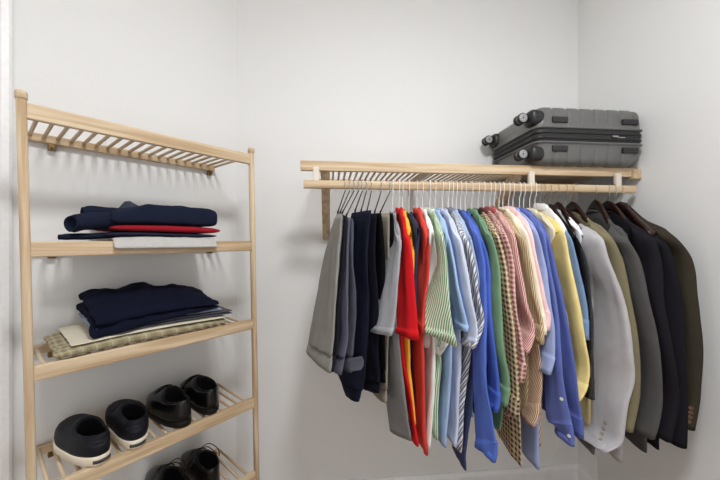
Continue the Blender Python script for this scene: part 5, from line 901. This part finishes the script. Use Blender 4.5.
# ------------------------------------------------------------------ shoes on the two lower shelves
def outline(a, xh, xt, hw, taper=0.86, toe=2.3):
    """plan outline; a = 0 at the toe"""
    cx = (xh + xt) / 2; hx = (xt - xh) / 2
    x = sp(math.cos(a), toe) * hx; y = sp(math.sin(a), 2.4) * hw
    k = (x / hx + 1) / 2                      # 0 heel .. 1 toe
    y *= taper + (1 - taper) * math.sin(min(1.0, k * 1.25) * PI / 2) - 0.10 * max(0, k - 0.75) / 0.25 - 0.05 * math.exp(-((k - 0.4) / 0.12) ** 2)
    return cx + x, y
def make_shoe(name, label, group, t, p, z, rz, style, upper, solem, flip=1):
    root = tag(empty(name, W(t, p, z), PI / 4 + PI / 2 + rz), label, 'shoe', group)
    NA = 48
    def ring(xh, xt, hw, zh, zt, bump=0.0, pw=1.0):
        r = []
        for k in range(NA):
            a = 2 * PI * k / NA; x, y = outline(a, xh, xt, hw); kk = (x - xh) / max(1e-5, xt - xh)
            r.append(Vector((x, y + 0.006 * flip * math.sin(kk * PI) , zh + (zt - zh) * kk ** pw + bump * math.sin(kk * PI))))
        return r
    SH_ = {'slip': 0.026, 'loafer': 0.020, 'derby': 0.022}[style]
    bm = bmesh.new()
    rings(bm, [ring(0.004, 0.252, 0.044, 0.0005, 0.004), ring(0.0, 0.256, 0.0475, 0.004, 0.006), ring(-0.001, 0.257, 0.048, SH_ - 0.004, SH_ - 0.006), ring(0.001, 0.255, 0.0465, SH_, SH_ - 0.002)])
    sole = link('sole', bm, solem, root)
    hc = {'slip': 0.078, 'loafer': 0.082, 'derby': 0.090}[style]
    low = {'slip': -0.006, 'loafer': -0.012, 'derby': -0.006}[style]
    xo = {'slip': 0.106, 'loafer': 0.114, 'derby': 0.104}[style]
    bm = bmesh.new()
    rs = [ring(0.002, 0.252, 0.0455, SH_ - 0.001, SH_ - 0.003), ring(0.000, 0.253, 0.0465, SH_ + 0.008, SH_ + 0.006), ring(0.001, 0.249, 0.0460, SH_ + 0.020, SH_ + 0.018, 0.002), ring(0.002, 0.236, 0.0445, SH_ + 0.033, SH_ + 0.029, 0.002),
          ring(0.003, 0.212, 0.0425, hc - 0.020, SH_ + 0.042, 0.002), ring(0.004, 0.180, 0.0395, hc - 0.010, hc - 0.010), ring(0.005, xo + 0.022, 0.0350, hc - 0.002, hc + 0.008, low),
          ring(0.0075, xo + 0.004, 0.0300, hc, hc + 0.014, low), ring(0.0105, xo, 0.0270, hc - 0.002, hc + 0.011, low), ring(0.012, xo - 0.004, 0.0262, hc - 0.012, hc, low), ring(0.013, 0.150, 0.030, SH_ + 0.006, SH_ + 0.006), ring(0.05, 0.10, 0.012, SH_ + 0.005, SH_ + 0.005)]
    rings(bm, rs[:9], True, False); rings(bm, rs[8:], False, True, 1); up = link("upper", bm, [upper, plain("shoe_lining", (9, 9, 10), 0.95, spec=0.1)], root)
    # padded topline
    bm = bmesh.new(); top = rs[7]
    tube(bm, [q + Vector((0, 0, 0.0005)) for q in top] + [top[0] + Vector((0, 0, 0.0005))], 0.0022, 8); link('collar', bm, upper, root)
    if style == 'slip':
        # dark maker's patch on the white heel
        bm = bmesh.new(); pts = []
        for zz in (0.009, 0.017):
            row = []
            for k in range(9):
                a = PI + (k - 4) * 0.10; x, y = outline(a, -0.002, 0.258, 0.0486)
                row.append(Vector((x - 0.0012, y + 0.0, zz)))
            pts.append(row + [q + Vector((0.002, 0, 0)) for q in reversed(row)])
        rings(bm, pts); o = link('heel_patch', bm, plain('patch_dark', (58, 56, 54), 0.6), sole); o['label'] = 'small dark patch on the white heel'
        bm = bmesh.new()
        tube(bm, smooth_path([(0.150, -0.040, SH_ + 0.022), (0.140, -0.028, hc - 0.004), (0.134, 0.0, hc + 0.004), (0.140, 0.028, hc - 0.004), (0.150, 0.040, SH_ + 0.022)], 4), 0.0016, 6); link('seam', bm, upper, root)
    if style == 'loafer':
        bm = bmesh.new()
        tube(bm, smooth_path([(0.165, -0.040, SH_ + 0.028), (0.162, -0.024, hc - 0.006), (0.160, 0.0, hc + 0.002), (0.162, 0.024, hc - 0.006), (0.165, 0.040, SH_ + 0.028)], 4), 0.005, 8); link('strap', bm, upper, root)
    if style == 'derby':
        lace = plain('dark_lace', (30, 26, 25), 0.7)
        bm = bmesh.new()
        for q in range(4):
            x = 0.128 + q * 0.017; zq = hc + 0.012 - q * 0.011
            tube(bm, smooth_path([(x, -0.026, zq - 0.012), (x + 0.003, -0.012, zq), (x + 0.006, 0.012, zq), (x + 0.004, 0.026, zq - 0.012)], 4), 0.0018, 6)
        for s in (-1, 1):
            tube(bm, smooth_path([(0.128, 0, hc + 0.013), (0.116, s * 0.03, hc + 0.026), (0.095, s * 0.054, hc + 0.004), (0.10, s * 0.062, hc - 0.03)], 6), 0.0016, 6)
            tube(bm, smooth_path([(0.128, 0, hc + 0.013), (0.105, s * 0.022, hc + 0.022), (0.085, s * 0.044, hc - 0.004), (0.108, s * 0.048, hc - 0.012), (0.128, 0, hc + 0.011)], 6), 0.0016, 6)
        link('laces', bm, lace, root)
    return root
NUP = plain('navy_rubber', (15, 16, 24), 0.6, spec=0.25); WSOLE = plain('white_rubber', (226, 216, 196), 0.6)
BLEA = plain('black_leather', (10, 10, 11), 0.25, spec=0.4); BSOLE = plain('black_sole', (14, 14, 14), 0.6, spec=0.25)
DLEA = plain('dark_leather', (14, 12, 11), 0.32, spec=0.35)
Z4 = 0.6085; Z5 = 0.3295
SHG = 'shoes on the rack'
make_shoe('slip_on_shoe', 'navy slip-on shoe with white sole, nearer the left post', SHG, 0.205, 1.050, Z4, 0.15, 'slip', NUP, WSOLE, 1)
make_shoe('slip_on_shoe', 'navy slip-on shoe with white sole, right of its twin', SHG, 0.285, 1.052, Z4, 0.0, 'slip', NUP, WSOLE, -1)
make_shoe('loafer', 'black leather loafer right beside the navy shoes', SHG, 0.414, 1.056, Z4, 0.05, 'loafer', BLEA, BSOLE, 1)
make_shoe('loafer', 'black leather loafer nearest the right post', SHG, 0.502, 1.062, Z4, -0.03, 'loafer', BLEA, BSOLE, -1)
make_shoe('lace_up_shoe', 'dark lace-up shoe on the lower shelf, left of its twin', SHG, 0.408, 1.062, Z5, 0.04, 'derby', DLEA, BSOLE, 1)
make_shoe('lace_up_shoe', 'dark lace-up shoe on the lower shelf with loose loops, nearest the right post', SHG, 0.506, 1.062, Z5, -0.03, 'derby', DLEA, BSOLE, -1)

# ------------------------------------------------------------------ light, camera
lamp = tag(empty('ceiling_light', (0.28, 0.08, CH)), 'round white flush ceiling lamp', 'ceiling light')
bm = bmesh.new(); rings(bm, [[Vector((math.cos(2*PI*k/40) * R, math.sin(2*PI*k/40) * R, z)) for k in range(40)] for z, R in ((0, 0.19), (-0.03, 0.19), (-0.034, 0.18))]); link('rim', bm, WHITE, lamp)
gm, nt, b = new_mat('lamp_glass'); b.inputs['Base Color'].default_value = (1, 1, 1, 1)
b.inputs['Emission Color'].default_value = (0.965, 0.98, 1.0, 1); b.inputs['Emission Strength'].default_value = LAMP_E
bm = bmesh.new(); rings(bm, [[Vector((math.cos(2*PI*k/40) * R, math.sin(2*PI*k/40) * R, z)) for k in range(40)] for z, R in ((-0.034, 0.178), (-0.05, 0.165), (-0.062, 0.13), (-0.07, 0.07), (-0.072, 0.01))]); link('diffuser', bm, gm, lamp)

w = bpy.data.worlds.new('World'); SC.world = w; w.use_nodes = True
w.node_tree.nodes['Background'].inputs[0].default_value = (1, 1, 1, 1); w.node_tree.nodes['Background'].inputs[1].default_value = WORLD_E

cam = bpy.data.cameras.new('camera'); cam.sensor_width = 36.0; cam.lens = 314.5 / 720 * 36.0; cam.clip_start = 0.02
co = bpy.data.objects.new('camera', cam); COL.objects.link(co)
co.location = (0, 0, 1.2); co.rotation_euler = (PI / 2, 0, -math.radians(5.3)); SC.camera = co
vs = SC.view_settings
vs.view_transform = 'Standard'; vs.look = 'None'; vs.exposure = EXPO; vs.gamma = 1.0; vs.use_curve_mapping = False
SC.cycles.max_bounces = 8; SC.cycles.diffuse_bounces = 6; SC.cycles.transparent_max_bounces = 12
SC.cycles.use_denoising = True
